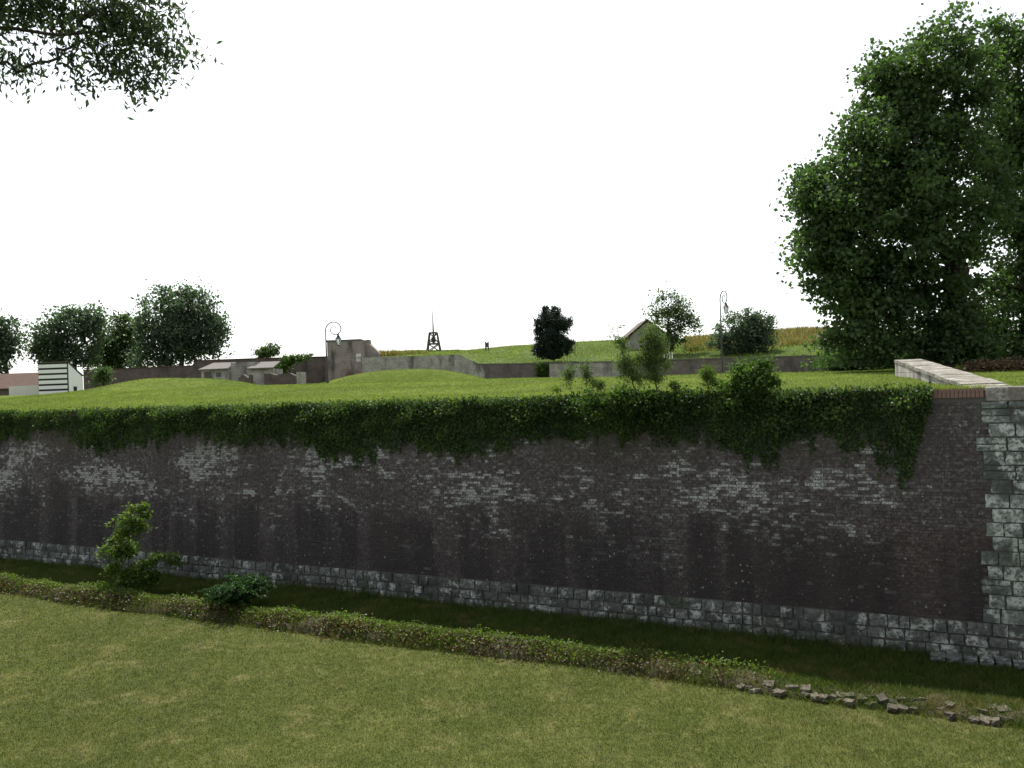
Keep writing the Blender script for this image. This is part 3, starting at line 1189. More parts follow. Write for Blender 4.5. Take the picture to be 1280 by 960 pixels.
# taller grass over the hill so that its slope and crest are not smooth
hva = np.array(hv).reshape(len(HX), nr, 3)[:, :8]
fst = np.array([0, .15, .3, .45, .6, .75, .9, 1.0])
hpx = np.array([h_[0] for h_ in HX], float)


def on_hill(px, f_):
    i = np.clip(np.searchsorted(hpx, px) - 1, 0, len(hpx) - 2)
    a_ = ((px - hpx[i]) / (hpx[i + 1] - hpx[i]))[:, None]
    j = np.clip(np.searchsorted(fst, f_) - 1, 0, 6)
    b_ = ((f_ - fst[j]) / (fst[j + 1] - fst[j]))[:, None]
    return (hva[i, j] * (1 - a_) + hva[i + 1, j] * a_) * (1 - b_) + (hva[i, j + 1] * (1 - a_) + hva[i + 1, j + 1] * a_) * b_


n = 60000
P = on_hill(rng.uniform(432, 1060, n), rng.uniform(0, 1, n)) - np.array([0, 0, .02])
V, Q = blades(P, 0.16, 0.09, 0.6)
tag(link('hill_grass', mesh_from('hill_grass', V, Q, M['turf'], False, rng.uniform(size=n))),
    'green grass covering the far hill behind the retaining walls', 'grass', kind='stuff')
n = 9000
P = on_hill(rng.uniform(855, 1050, n), 1 - 0.8 * rng.uniform(size=n) ** 1.2) - np.array([0, 0, .03])
V, Q = blades(P, 0.55, 0.12, 0.5)
tag(link('dry_bank_grass', mesh_from('dry_bank_grass', V, Q, M['scrub'], False, rng.uniform(size=n))),
    'tall straw coloured scrub on the bank left of the huge tree', 'grass', kind='stuff')

# dry scrub grass on top of the hill and the far walls
P = []
for px0, px1, py, Y, dn in ((465, 500, 442, 86, 500), (500, 535, 441.5, 88, 260), (715, 760, 427.5, 115, 160)):
    for k in range(dn):
        p = at(random.uniform(px0, px1), py + random.uniform(-1, 2), Y + random.uniform(-1, 1))
        P.append(p - np.array([0, 0, .25]))
P = np.array(P)
V, Q = blades(P, 0.7, 0.10, 0.5)
tag(link('dry_grass', mesh_from('dry_grass', V, Q, M['scrub'], False, rng.uniform(size=len(P)))),
    'tufts of tall yellowish dry grass on top of the far grey wall', 'grass', kind='stuff')

# ================================================================== IVY ON THE WALL
# lower edge of the mat, read along the wall
ivx = [-200, 0, 40, 70, 95, 120, 150, 180, 230, 280, 330, 380, 410, 440, 470, 520, 560, 610, 660, 700, 740, 790, 840, 890, 930, 980, 1030, 1070, 1105, 1135, 1150, 1163]
ivy_ = [560, 553, 540, 535, 560, 572, 562, 550, 548, 556, 552, 560, 566, 582, 572, 560, 566, 558, 552, 548, 556, 552, 560, 566, 570, 560, 552, 566, 585, 592, 560, 520]
iu, iv = zip(*[wall_uv(a, b) for a, b in zip(ivx, ivy_)])
n = 150000
u = rng.uniform(wall_uv(-200, 520)[0], wall_uv(1166, 520)[0], n)
_k = np.linspace(-60, 60, 900)
lo = np.interp(u, iu, iv) + np.interp(u, _k[::6], rng.normal(size=150) * 0.13) + np.interp(u, _k, rng.normal(size=900) * 0.17)
f = rng.uniform(0, 1, n) ** 1.15
v = ZT + 0.05 - f * (ZT + 0.05 - lo) + rng.normal(size=n) * 0.05
pxs = proj(wp(u, 5.3))[0]
thin = np.interp(pxs, [-200, 15, 25, 95, 105, 160, 175, 235, 250, 330, 400, 1170], [1, 1, .35, .3, 1, .9, .6, .6, .75, .55, 1, 1])
cl = np.sin(u * 3.3 + 2 * np.sin(v * 3)) * np.cos(v * 4.2 + u * 1.7)
keep = rng.uniform(size=n) < thin * np.clip(1.15 - 0.75 * f ** 2 + 0.35 * cl, 0.05, 1)
u, v, f, cl = u[keep], v[keep], f[keep], cl[keep]
n = len(u)
thick = (0.10 + 0.10 * np.clip(cl, 0, 1) + 0.06 * np.sin(u * 1.9)) * np.clip(1.2 - f, 0.2, 1)
off = 0.02 + np.abs(rng.normal(size=n)) * thick
P = wp(u, v, off)
P[:, 2] -= 0.02
axis = np.array([0, 0, -0.8]) + 0.4 * EN
V, Q = leaves(P, 0.066, 0.9, 0.0, 0.0, axis=np.broadcast_to(axis, (n, 3)).copy(), fold=0.1)
young = (np.sin(u * 7.0) * np.sin(v * 9 + u) > 0.72) & (rng.uniform(size=n) < .6)
rr_ = np.clip(rng.uniform(0, .75, n) + 0.3 * cl, 0, 1)
Vq = V.reshape(-1, 4, 3)
for nm, sel, mt, lb in (('ivy', ~young, 'ivy', 'thick dark green ivy mat hanging from the top of the wall'),
                        ('young_ivy', young, 'ivy_light', 'scattered paler young leaves within the ivy mat')):
    k = int(sel.sum())
    tag(link(nm, mesh_from(nm, Vq[sel].reshape(-1, 3), np.arange(k * 4).reshape(k, 4), M[mt], False, rr_[sel])), lb, 'ivy', kind='stuff')

# creeping leaves over the kerb
n = 46000
u = rng.uniform(at_z(-150, 735, 0) @ EU, ustone + 1.0, n)
pk = 0.5 + 0.5 * np.sin(u * 0.9 + 0.5) * np.sin(u * 2.3)
s = KS - 0.40 + rng.normal(size=n) * 0.26
z = 0.29 - 0.5 * (s - (KS - 0.45)) ** 2 * 1.6 + np.abs(rng.normal(size=n)) * 0.07 * (0.4 + pk)
fade = np.interp(u, [ustone - 3.5, ustone + 1], [1, 0.08])
patch = np.interp(u, np.linspace(-60, 40, 260), rng.uniform(0, 1, 260))
keep = rng.uniform(size=n) < fade * np.clip(0.1 + 0.6 * pk + 0.7 * patch - 0.3, 0.05, 1)
P = kp(u, s, np.maximum(z, 0.04))[keep]
red = rng.uniform(size=len(P)) < np.interp(s[keep] - KS, [-0.5, -0.1], [0.06, 0.75])
V, Q = leaves(P, 0.055, 0.85, 0.8, 0.1)
Vq = V.reshape(-1, 4, 3)
rr_ = rng.uniform(size=len(P))
for nm, sel, mt, lb in (('creeper', ~red, 'ivy_light', 'pale green creeping ground cover spilling over the low kerb'),
                        ('withered_creeper', red, 'dead', 'withered brown creeper on the front face of the low kerb')):
    k = int(sel.sum())
    tag(link(nm, mesh_from(nm, Vq[sel].reshape(-1, 3), np.arange(k * 4).reshape(k, 4), M[mt], False, rr_[sel])), lb, 'ground cover', kind='stuff')

# ================================================================== PLANTS IN THE MOAT AND ON THE WALL


def kerb_depth(px, py, z=0.2):
    return at_z(px, py, z)


b = at_z(150, 738, 0.15)
Yb = b[1]
tree('leafy_sapling', 'bright green leafy sapling leaning sideways by the kerb, tallest plant in the moat', 'sapling', b, at(170, 655, Yb),
     px_ells([(165, 655, 18, 26), (150, 690, 20, 28), (178, 642, 8, 12), (165, 715, 32, 18), (200, 702, 36, 9), (222, 698, 16, 6), (185, 722, 30, 14), (155, 730, 30, 12)], Yb), 120, 50, 0.10, 0.17,
     'sapling', 0.035, 0.006, 'twig', 0.75, 0.7, 0.2, 0.9, 0.6, stem='stem', crown='foliage')
b = at_z(300, 762, 0.1)
Yb = b[1]


def fern(name, label, base, n_fr, length, hgt, mat, leafsz, cat='fern'):
    base = np.array(base)
    t = thing(name, label, cat, base)
    Pl, Al = [], []
    sp = MB()
    for k in range(n_fr):
        a = random.uniform(0, 2 * math.pi)
        L = length * random.uniform(0.5, 1.1)
        h = hgt * random.uniform(0.5, 1.15)
        dr_ = np.array([math.cos(a), math.sin(a), 0])
        pts = []
        for q in range(9):
            f_ = q / 8
            p = dr_ * L * f_ ** 1.2 + np.array([0, 0, h * math.sin(f_ * 2.0) - 0.04])
            pts.append(p)
        sp.tube(pts, [0.006 * (1 - .7 * q / 8) for q in range(9)], 4)
        for q in range(60):
            f_ = random.uniform(0.15, 1)
            i = min(int(f_ * 8), 7)
            p = pts[i] + (pts[i + 1] - pts[i]) * (f_ * 8 - i)
            sidev = np.cross(dr_, (0, 0, 1)) * random.choice((-1, 1))
            Pl.append(p + sidev * 0.05 * (1.1 - f_) * 2 * random.uniform(0.3, 1) + rng.normal(size=3) * .015)
            Al.append(sidev + dr_ * .5)
    sp.build('stem', M['twig'], t)
    V, Q = leaves(np.array(Pl), leafsz, 0.35, 0.8, 0.15, axis=np.array(Al))
    link('foliage', mesh_from('foliage', V, Q, M[mat], False, rng.uniform(size=len(Pl))), t)
    return t


fern('fern_clump', 'low rounded dark green fern clump behind the kerb', b, 110, 0.95, 0.8, 'fern', 0.12)

# round bush and saplings rooted in the wall top


def on_top(px, back=0.12):
    u = wall_uv(px, 495)[0]
    return wp(u, ZT - 0.03, -back)


b = on_top(938)
tree('wall_bush', 'dense rounded dark green bush growing on the wall top, largest on the wall', 'bush', b, at(940, 470, b[1]),
     px_ells([(942, 474, 30, 28), (925, 492, 28, 24), (950, 505, 26, 20), (940, 456, 20, 10)], b[1] - 0.2), 95, 75, 0.075, 0.17, 'bush', 0.03, 0.006, 'twig', 0.75,
     0.75, 0.2, 0.6, 0.5, stem='stem', crown='foliage', zmin=-0.5)
b = on_top(790, 0.3)
tree('feathery_sapling', 'tall thin feathery sapling on the wall top reaching against the sky', 'sapling', b, at(782, 415, b[1]),
     px_ells([(780, 455, 11, 30), (772, 425, 8, 16), (776, 408, 8, 8), (795, 470, 14, 18)], b[1]), 85, 34, 0.06, 0.13, 'feather', 0.018, 0.004, 'twig', 0.4,
     0.6, 0.1, 0.5, 0.9, stem='stem', crown='foliage', n_tr=9)
b = on_top(815, 0.5)
tree('branching_sapling', 'wide feathery sapling with two forked stems on the wall top', 'sapling', b, at(818, 425, b[1]),
     px_ells([(815, 430, 20, 22), (822, 450, 22, 20), (800, 450, 22, 16), (812, 470, 24, 12), (818, 410, 12, 10)], b[1]), 170, 44, 0.06, 0.14, 'feather', 0.022, 0.004, 'twig', 0.4,
     0.6, 0.1, 0.5, 0.7, stem='stem', crown='foliage', n_tr=8)
for px, tx, ty, wd, nm, lb, mt, ncl in (
        (694, 698, 486, 5, 'weed', 'small yellowish weed, leftmost of the plants on the wall top', 'ivy_light', 8),
        (712, 710, 452, 9, 'weed', 'slender weed between the yellowish weed and the tallest weed', 'feather', 26),
        (734, 732, 448, 8, 'weed', 'tallest slim spindly weed on the wall top left of the saplings', 'feather', 26),
        (752, 748, 474, 10, 'weed', 'short bushy weed just left of the feathery sapling', 'feather', 24),
        (842, 845, 478, 9, 'weed', 'short spiky weed just right of the forked sapling', 'sapling', 18),
        (884, 884, 455, 11, 'weed', 'light green leafy weed just left of the rounded bush', 'sapling', 40),
        (902, 900, 474, 12, 'weed', 'low leafy weed touching the left side of the rounded bush', 'bush', 30)):
    b = on_top(px)
    tree(nm, lb, 'weed', b, at(tx, ty + 4, b[1]), px_ells([((px + tx) / 2, (ty + 488) / 2, wd, (488 - ty) / 2)], b[1]), ncl, 26, 0.06, 0.10, mt, 0.010, 0.003, 'twig', 0.45,
         0.8, 0.1, 0.5, 0.7, group='weeds along the wall top', stem='stem', crown='foliage')
# bushy growth in the ivy under the saplings
b = on_top(800, -0.15)
tree('wall_shrub', 'dark leafy shrub hanging in the ivy beneath the two feathery saplings', 'shrub', b, at(800, 492, b[1]),
     px_ells([(790, 500, 40, 16), (830, 502, 40, 14), (870, 498, 30, 12), (760, 512, 30, 14), (740, 500, 18, 12)], b[1] - 0.3), 150, 60, 0.075, 0.16, 'bush', 0.02, 0.005, 'twig', 0.75,
     0.75, 0.2, 0.6, 0.5, stem='stem', crown='foliage', zmin=-0.9)

# ================================================================== BACKGROUND TREES
YB = 37.0


def ground_at(px, Y):
    p = at(px, 470, Y)
    return np.array([p[0], p[1], zp(p[0], p[1])])


b = ground_at(1178, YB)
tree('plane_tree', 'huge dark leafy tree at the right with its crown reaching the ground', 'tree', b, at(1190, 120, YB),
     px_ells([(1130, 270, 130, 120), (1062, 290, 72, 110), (1160, 130, 85, 95), (1180, 60, 50, 50), (1080, 395, 68, 60), (1150, 405, 120, 55), (1118, 100, 38, 60),
              (1095, 190, 60, 60), (1030, 265, 40, 60), (1050, 440, 42, 25), (1130, 440, 120, 30), (1200, 420, 70, 45)], YB), 640, 125, 0.2, 0.62, 'plane', 0.5, 0.03, 'bark', 0.85, 0.7, 0.4, 0.4, 0.36, zmin=0.3)
b = ground_at(1285, YB + 2)
tree('plane_tree', 'second tall dark tree cut off by the right edge of the photo', 'tree', b, at(1275, 100, YB + 2),
     px_ells([(1295, 120, 80, 95), (1330, 260, 90, 130), (1300, 410, 120, 60), (1250, 70, 42, 50), (1255, 180, 50, 50), (1225, 420, 70, 48), (1265, 350, 60, 50), (1290, 440, 120, 30)], YB + 2),
     430, 115, 0.2, 0.6, 'plane', 0.45, 0.03, 'bark', 0.85, 0.7, 0.4, 0.4, 0.36, zmin=0.3)

YL = 104.0
far = [
    ('round-headed dark tree cut off by the left edge of the photo', [(-5, 430, 30, 28), (10, 415, 20, 16), (-10, 458, 38, 16)], 8, 94, 70, 'far_leaf'),
    ('dark leafy tree behind the striped hut', [(75, 420, 36, 28), (100, 405, 26, 22), (60, 437, 22, 20), (110, 395, 18, 12), (95, 445, 36, 18), (120, 425, 18, 25)], 88, 100, 120, 'far_leaf'),
    ('paler leafy tree between two darker trees', [(150, 425, 32, 32), (135, 440, 26, 26), (160, 405, 20, 13), (150, 452, 40, 14)], 148, 106, 110, 'far_leaf_light'),
    ('tallest rounded tree of the left group, with airy right side', [(210, 395, 38, 38), (240, 410, 40, 42), (200, 430, 34, 30), (235, 370, 22, 18), (265, 410, 20, 40), (225, 440, 54, 18), (190, 455, 34, 12)], 228, 100, 250, 'far_leaf'),
    ('small pale round tree alone above the stone shed', [(328, 440, 8, 9), (340, 438, 8, 8)], 333, 118, 26, 'far_leaf_light'),
]
for lb, el, px, Y, ncl, mt in far:
    b = ground_at(px, Y)
    e = px_ells(el, Y)
    zt_ = max(q[2] + q[5] * .6 for q in e)
    tp = at(px, 440, Y)
    tp[2] = zt_
    tree('leafy_tree', lb, 'tree', b, tp, e, ncl, 80, 0.34 if Y < 115 else .26, 1.05 if ncl > 50 else 0.5, mt, 0.3, 0.03, 'bark', 0.85, 0.75, 0.4, 0.4, 0.45, zmin=0.8)
b = ground_at(129, 82)
tree('round_shrub', 'small round bright green shrub right of the striped hut', 'shrub', b, at(129, 462, 82), px_ells([(129, 467, 14, 11), (126, 474, 14, 8)], 82), 40, 45, 0.2, 0.45,
     'far_leaf_light', 0.08, 0.02, 'bark', 0.85, shell=0.5)
b = ground_at(365, 85)
tree('wall_shrub', 'dark creeping shrub over the brick wall left of the ruined tower', 'shrub', b, at(362, 455, 85),
     px_ells([(365, 450, 18, 7), (350, 460, 11, 9), (380, 447, 10, 4)], 85), 50, 45, 0.2, 0.42, 'bush', 0.1, 0.02, 'bark', 0.85)


def hill_z(px, py_edge, Y):
    return at(px, py_edge, Y)


# dense dark evergreen standing on the edge of the hill
b = at(691, 449.5, 85)
tree('yew_tree', 'dense almost black evergreen tree alone on the grassy hill', 'tree', b, at(690, 388, 85),
     px_ells([(691, 430, 27, 17), (689, 432, 24, 18), (690, 410, 22, 20), (688, 396, 14, 14), (703, 407, 13, 11), (676, 404, 11, 11), (692, 440, 20, 10), (690, 420, 20, 20)], 85),
     260, 120, 0.2, 0.34, 'yew', 0.22, 0.02, 'bark', 0.55, 0.9, 0.1, 0.2, 0.4, zmin=0.1)
b = at(838, 444, 86)
tree('leafy_tree', 'airy green tree beside the brown gabled roof', 'tree', b, at(838, 375, 86),
     px_ells([(838, 390, 28, 24), (828, 372, 14, 12), (852, 410, 22, 22), (835, 425, 28, 20), (862, 395, 14, 14)], 86), 105, 55, 0.22, 0.62, 'far_leaf_light', 0.2, 0.02, 'bark', 0.8, shell=0.6)
b = at(906, 446, 82)
tree('leafy_tree', 'broad dark green tree just right of the tall lamp', 'tree', b, at(925, 400, 82),
     px_ells([(930, 412, 34, 24), (948, 420, 24, 26), (905, 425, 22, 14), (935, 395, 18, 12), (955, 405, 14, 12), (925, 435, 36, 12)], 82), 150, 75, 0.22, 0.62, 'far_leaf', 0.2, 0.02, 'bark', 0.8, shell=0.5)
b = at(865, 445, 88)
tree('dark_shrub', 'low dark shrub between the airy tree and the tall lamp', 'shrub', b, at(868, 436, 88), px_ells([(868, 440, 16, 6)], 88), 26, 45, 0.2, 0.4, 'bush', 0.08, 0.02, 'bark')
b = ground_at(679, 79.5)
tree('wall_creeper', 'green creeper column climbing the far wall beneath the dark evergreen', 'creeper', at(678, 474, 82.4), at(678, 458, 82.4),
     px_ells([(677, 464, 7, 10), (682, 458, 6, 6)], 82.4, 0.25), 40, 45, 0.16, 0.28, 'bush', 0.05, 0.02, 'bark')
b = ground_at(1238, 30)
tree('hedge', 'purplish brown scrubby hedge under the large trees by the right edge', 'hedge', b, at(1250, 465, 30),
     px_ells([(1262, 468, 38, 12), (1225, 466, 18, 8), (1300, 468, 30, 12)], 30), 60, 60, 0.12, 0.3, 'dead', 0.05, 0.015, 'bark')
b = ground_at(1050, 44)
tree('hedge', 'dark leafy undergrowth beneath the left side of the huge tree', 'hedge', b, at(1060, 450, 44),
     px_ells([(1050, 452, 45, 14), (1120, 455, 60, 12), (1180, 455, 40, 14)], 44), 90, 60, 0.2, 0.6, 'plane', 0.08, 0.02, 'bark')

# overhanging tree at the left, standing on the camera's bank
BY = 7.0
e_in = px_ells([(40, 10, 90, 45), (150, 30, 80, 50), (200, 60, 42, 45), (130, 85, 70, 30), (108, 124, 34, 20), (180, 108, 34, 18), (20, 86, 42, 26), (225, 70, 22, 30), (-60, 40, 60, 70), (100, -60, 150, 50)], BY, 1.0)
e_out = [(-8.0, 4.5, 11.5, 3.0, 2.6, 2.4), (-9.0, 2.0, 13.0, 3.5, 3, 2.5), (-6.5, 6.5, 11.0, 2.0, 1.5, 1.2)]
gb = float(zfloor(np.array([-9.0]), np.array([2.5]))[0])
base = np.array((-9.0, 2.5, gb))
t = thing('overhanging_tree', 'narrow-leaved tree whose leafy branch hangs into the upper left sky', 'tree', base)
C = np.concatenate([ell_points(e_out, 120, 0.5), ell_points(e_in, 470, 0.75)])
n_out = 120
nd, pr, rd = skeleton(base - np.array([0, 0, .1]), np.array((-8.6, 3.2, 11.5)), C, 0.0022, 0.2, -0.02, nseg=3, pw=0.42, zpen=0.05,
                      limb=[at(-330, 60, 6.2), at(-160, 25, 6.8), at(-60, 30, 7.0), at(20, 36, 7.0), at(70, 44, 7.0), at(115, 40, 7.05), at(160, 52, 7.1)])
V, Q = sticks(nd, pr, rd)
link('trunk', mesh_from('trunk', V - base, Q, M['bark'], True), t)
idx = np.concatenate([np.repeat(np.arange(n_out), 70), np.repeat(np.arange(n_out, len(C)), 19)])
spread = np.where(idx < n_out, 0.5, 0.085)[:, None]
P = C[idx] + rng.normal(size=(len(idx), 3)) * spread * np.array([1, 1, 0.8])
V, Q = leaves(P, np.where(idx < n_out, 0.12, 0.07), 0.36, 0.3, 0.9)
link('crown', mesh_from('crown', V - base, Q, M['willow'], False, rng.uniform(size=len(P))), t)

# ================================================================== BACKGROUND BUILDINGS AND WALLS


def far_wall(name, label, pts, mat, thick=0.5, sink=1.2, cope=None, drop=None, cat='wall'):
    """pts: (px, py_top, Y); runs along them; foot goes down to the plateau"""
    A = [at(*p) for p in pts]
    A0 = np.array([A[0][0], A[0][1], zp(A[0][0], A[0][1])])
    t = thing(name, label, cat, A0)
    m = MB()
    for a, b in zip(A, A[1:]):
        za, zb = min(zp(a[0], a[1]), a[2]) - sink, min(zp(b[0], b[1]), b[2]) - sink
        bk = np.array([0, thick, 0])
        fa, fb = np.array([a[0], a[1], za]), np.array([b[0], b[1], zb])
        m.hexa([fa - A0, fb - A0, fb + bk - A0, fa + bk - A0], [a - A0, b - A0, b + bk - A0, a + bk - A0])
    m.build('wall_body', M[mat], t)
    if cope:
        m = MB()
        for a, b in zip(A, A[1:]):
            f0, bk, h = np.array([0, -0.06, 0]), np.array([0, thick + .06, 0]), np.array([0, 0, 0.12])
            z = np.array([0, 0, 0.004])
            m.hexa([a + f0 + z - A0, b + f0 + z - A0, b + bk + z - A0, a + bk + z - A0], [a + f0 + h - A0, b + f0 + h - A0, b + bk + h - A0, a + bk + h - A0])
        m.build('coping', M[cope], t)
    return t


far_wall('brick_wall', 'long dark brick wall behind the left trees and stone shed', [(104, 463.5, 92), (240, 458, 92), (246, 451.5, 92), (330, 448.5, 92), (412, 446.5, 92)], 'darkwall', cope='rooftile')
far_wall('retaining_wall', 'stained grey retaining wall below the timber frame tower', [(452, 446.5, 82), (520, 445, 82), (573, 443, 82), (600, 455.3, 82), (606, 466, 82)], 'rubble')
far_wall('retaining_wall', 'long low brown brick retaining wall below the grassy hill', [(598, 456, 83.2), (640, 455.5, 83), (686, 454.6, 82.6)], 'farwall', cope='slab')
far_wall('retaining_wall', 'pale rough stone stretch of low wall right of the green creeper', [(686.6, 454.6, 82.0), (760, 453, 81.2), (782, 452.5, 81)], 'rubble', cope='slab')
far_wall('retaining_wall', 'grey brick wall with flat coping behind the rounded wall bush', [(782.6, 452.5, 80.6), (900, 448.5, 78.4), (1012, 445.5, 75.4), (1300, 437, 73)], 'farwall', cope='slab')
# low slab edged ramp in front of the first retaining wall
far_wall('ramp_edge', 'low pale stone ramp edge beside the second grass mound', [(612, 466, 79), (627, 472, 77)], 'slab', 0.4, 0.5)

# ruined tower
A = at(409, 428, 84)
B_ = at(455, 426, 84)
base = np.array([A[0], A[1], zp(A[0], A[1])])
t = thing('ruined_tower', 'ruined square brick tower with broken sloping side wall', 'ruin', base)
w, h = B_[0] - A[0], A[2] - base[2]
m = MB()
m.hexa([(0, 0, -1), (w, 0, -1), (w, 4, -1), (0, 4, -1)], [(0, 0, h + .06), (w, 0, h + .08), (w, 4, h + .06), (0, 4, h + .04)])
m.build('tower_body', M['ruin'], t, rough=0.06)
m = MB()
m.box(-0.05, w - 0.3, -0.05, 4.05, h + 0.0, h + 0.2)
m.build('coping', M['slab'], t, rough=0.03)
m = MB()
m.prism([(w + 0.003, 0.4, -1), (w + 1.6, 0.4, -1), (w + 1.5, 0.4, h - 1.35), (w + 0.5, 0.4, h - .25), (w + 0.45, 0.4, h + .15), (w + 0.003, 0.4, h + .15)], (0, 1.2, 0))
m.build('broken_wall', M['ruin'], t, rough=0.05)
m = MB()
m.box(w - 0.85, w - 0.35, -0.05, 0.3, h - 2.1, h - 1.3)
m.build('pale_block', M['render'], t, rough=0.03)  # small pale block on the front, near the right corner

# stone shed with two lean-to roofs
Ys = 78.0
A = at(250, 478, Ys)
base = np.array([A[0], A[1], zp(A[0], A[1])])


def lx(px, py=470, Y=Ys):
    return at(px, py, Y)[0] - base[0]


def lz(px, py, Y=Ys):
    return at(px, py, Y)[2] - base[2]


t = thing('stone_shed', 'low rough stone shed with two grey slab lean-to roofs', 'shed', base)
m = MB()
m.box(lx(249), lx(283), 0.5, 3.5, -1.2, lz(265, 462))
m.build('wall', M['rubble'], t, rough=0.03)
m = MB()
m.box(lx(283) + .01, lx(314), 1.2, 3.4, -1.2, lz(298, 452.5))
m.build('wall', M['rubble'], t, rough=0.03)
m = MB()
m.box(lx(314) + .01, lx(342), 0.0, 3.2, -1.2, lz(328, 461))
m.build('wall', M['rubble'], t, rough=0.03)
for a, b, y0, y1, ze, zr in ((247, 284, 0.2, 3.7, lz(265, 462.5), lz(265, 453.5)), (310, 343, -0.35, 3.4, lz(328, 461.5), lz(328, 452))):
    m = MB()
    m.hexa([(lx(a), y0, ze), (lx(b), y0, ze), (lx(b) - .35, y1, zr), (lx(a) + .2, y1, zr)],
           [(lx(a), y0, ze + .12), (lx(b), y0, ze + .12), (lx(b) - .35, y1, zr + .12), (lx(a) + .2, y1, zr + .12)])
    m.build('roof', M['slab'], t, rough=0.02)
m = MB()
m.box(lx(253), lx(262), 0.46, 0.6, -1, lz(257, 465))
m.build('door', M['timber'], t)
m = MB()
m.box(lx(268), lx(274), 0.47, 0.6, lz(270, 471), lz(270, 465.5))
m.build('window', M['pane'], t)

# rubble stubs beside the shed
for a, b, yt, lb, mt in ((330, 370, 467, 'dark crumbling rubble stub right of the stone shed', 'darkwall'), (370.5, 380, 465, 'pale squared end pier of the crumbling wall stub', 'rubble'),
                         (298, 313, 469, 'dark rubble heap in front of the stone shed', 'darkwall')):
    Yr = 76.0 if a > 320 else 75.0
    A = at(a, 475, Yr)
    base = np.array([A[0], A[1], zp(A[0], A[1])])
    t = thing('rubble_wall', lb, 'ruin', base)
    m = MB()
    n = 5
    xs = [at(a + (b - a) * k / n, 470, Yr)[0] - base[0] for k in range(n + 1)]
    zs = [at(a + (b - a) * k / n, yt + (random.uniform(-1, 4) if mt == 'darkwall' else 0), Yr)[2] - base[2] for k in range(n + 1)]
    for k in range(n):
        m.hexa([(xs[k], 0, -.8), (xs[k + 1], 0, -.8), (xs[k + 1], .8, -.8), (xs[k], .8, -.8)], [(xs[k], 0, zs[k]), (xs[k + 1], 0, zs[k + 1]), (xs[k + 1], .8, zs[k + 1]), (xs[k], .8, zs[k])])
    m.build('wall_body', M[mt], t)

# striped hut
Yh = 72.0
A = at(48.5, 487, Yh)
base = np.array([A[0], A[1], zp(A[0], A[1])])
wd = at(85.5, 487, Yh)[0] - A[0]
zt = at(60, 453.5, Yh)[2] - base[2]
zb2 = at(102, 470.5, Yh + 2.3)[2] - base[2]
t = thing('striped_hut', 'small white hut with dark horizontal stripes and sloping side', 'hut', base)
m = MB()
m.prism([(0, 0, -.8), (0, 0, zt), (0, 2.4, zb2), (0, 2.4, -.8)], (wd, 0, 0))
m.build('hut_body', M['dark_backing'], t)
m = MB()
m.prism([(wd + .004, 0.06, -.8), (wd + .004, 0.06, zt - .12), (wd + .004, 2.4, zb2 - .08), (wd + .004, 2.4, -.8)], (0.05, 0, 0))
m.build('side_panel', M['white'], t)
m = MB()
m.hexa([(-.06, -.1, zt + .004), (wd + .1, -.1, zt + .004), (wd + .1, 2.5, zb2 + .004), (-.06, 2.5, zb2 + .004)],
       [(-.06, -.1, zt + .07), (wd + .1, -.1, zt + .07), (wd + .1, 2.5, zb2 + .07), (-.06, 2.5, zb2 + .07)])
m.build('roof', M['timber'], t)
n = 6
ph = (zt + 0.0) / n
for k in range(n):
    m = MB()
    m.box(0.04, wd - 0.06, -0.05, -0.004, k * ph + 0.02, (k + 0.68) * ph)
    m.build('board', M['white'], t)
m = MB()
m.box(wd + .058, wd + .075, 0.75, 1.3, 0.12, 0.6)
m.build('window', M['pane'], t)
m = MB()
m.box(wd + .06, wd + .085, 0.7, 1.35, 0.604, 0.66)
m.build('window_head', M['timber'], t)

# red-roofed house at the left edge
Yo = 80.0
A = at(-150, 487, Yo)
base = np.array([A[0], A[1], zp(A[0], A[1])])
x1 = at(47, 487, Yo)[0] - A[0]
ze = at(20, 486, Yo)[2] - base[2]
zr = at(20, 467.5, Yo + 3)[2] - base[2]
t = thing('house', 'low house with rusty red tiled roof at the left edge', 'house', base)
m = MB()
m.prism([(0, .3, -.8), (0, .3, ze), (0, 3.2, zr - .2), (0, 6.2, ze), (0, 6.2, -.8)], (x1, 0, 0))
m.build('wall', M['darkwall'], t)
for y0, y1 in ((0, 3.2), (6.5, 3.2)):
    m = MB()
    m.hexa([(-.3, y0, ze - .05), (x1 + .3, y0, ze - .05), (x1 + .3, y1, zr - .05), (-.3, y1, zr - .05)],
           [(-.3, y0, ze + .08), (x1 + .3, y0, ze + .08), (x1 + .3, y1, zr + .08), (-.3, y1, zr + .08)])
    m.build('roof', M['rooftile'], t)
A = at(11, 488, 74)
far_wall('garden_wall', 'short pale rendered garden wall left of the striped hut', [(11, 483, 75), (47, 481.5, 75)], 'render', 0.25, 0.5)
# white slab seen near the shed
A = at(219, 476, 74.5)
base = np.array([A[0], A[1], zp(A[0], A[1])])
m = MB()
m.box(0, 1.6, 0, 1.0, -.1, 0.28)
m.box(0.15, 1.45, 0.1, 0.9, 0.28, 0.36)
tag(m.build('stone_block', M['white'], None, base, bevel=.04), 'low white slab lying in the grass left of the stone shed', 'slab')

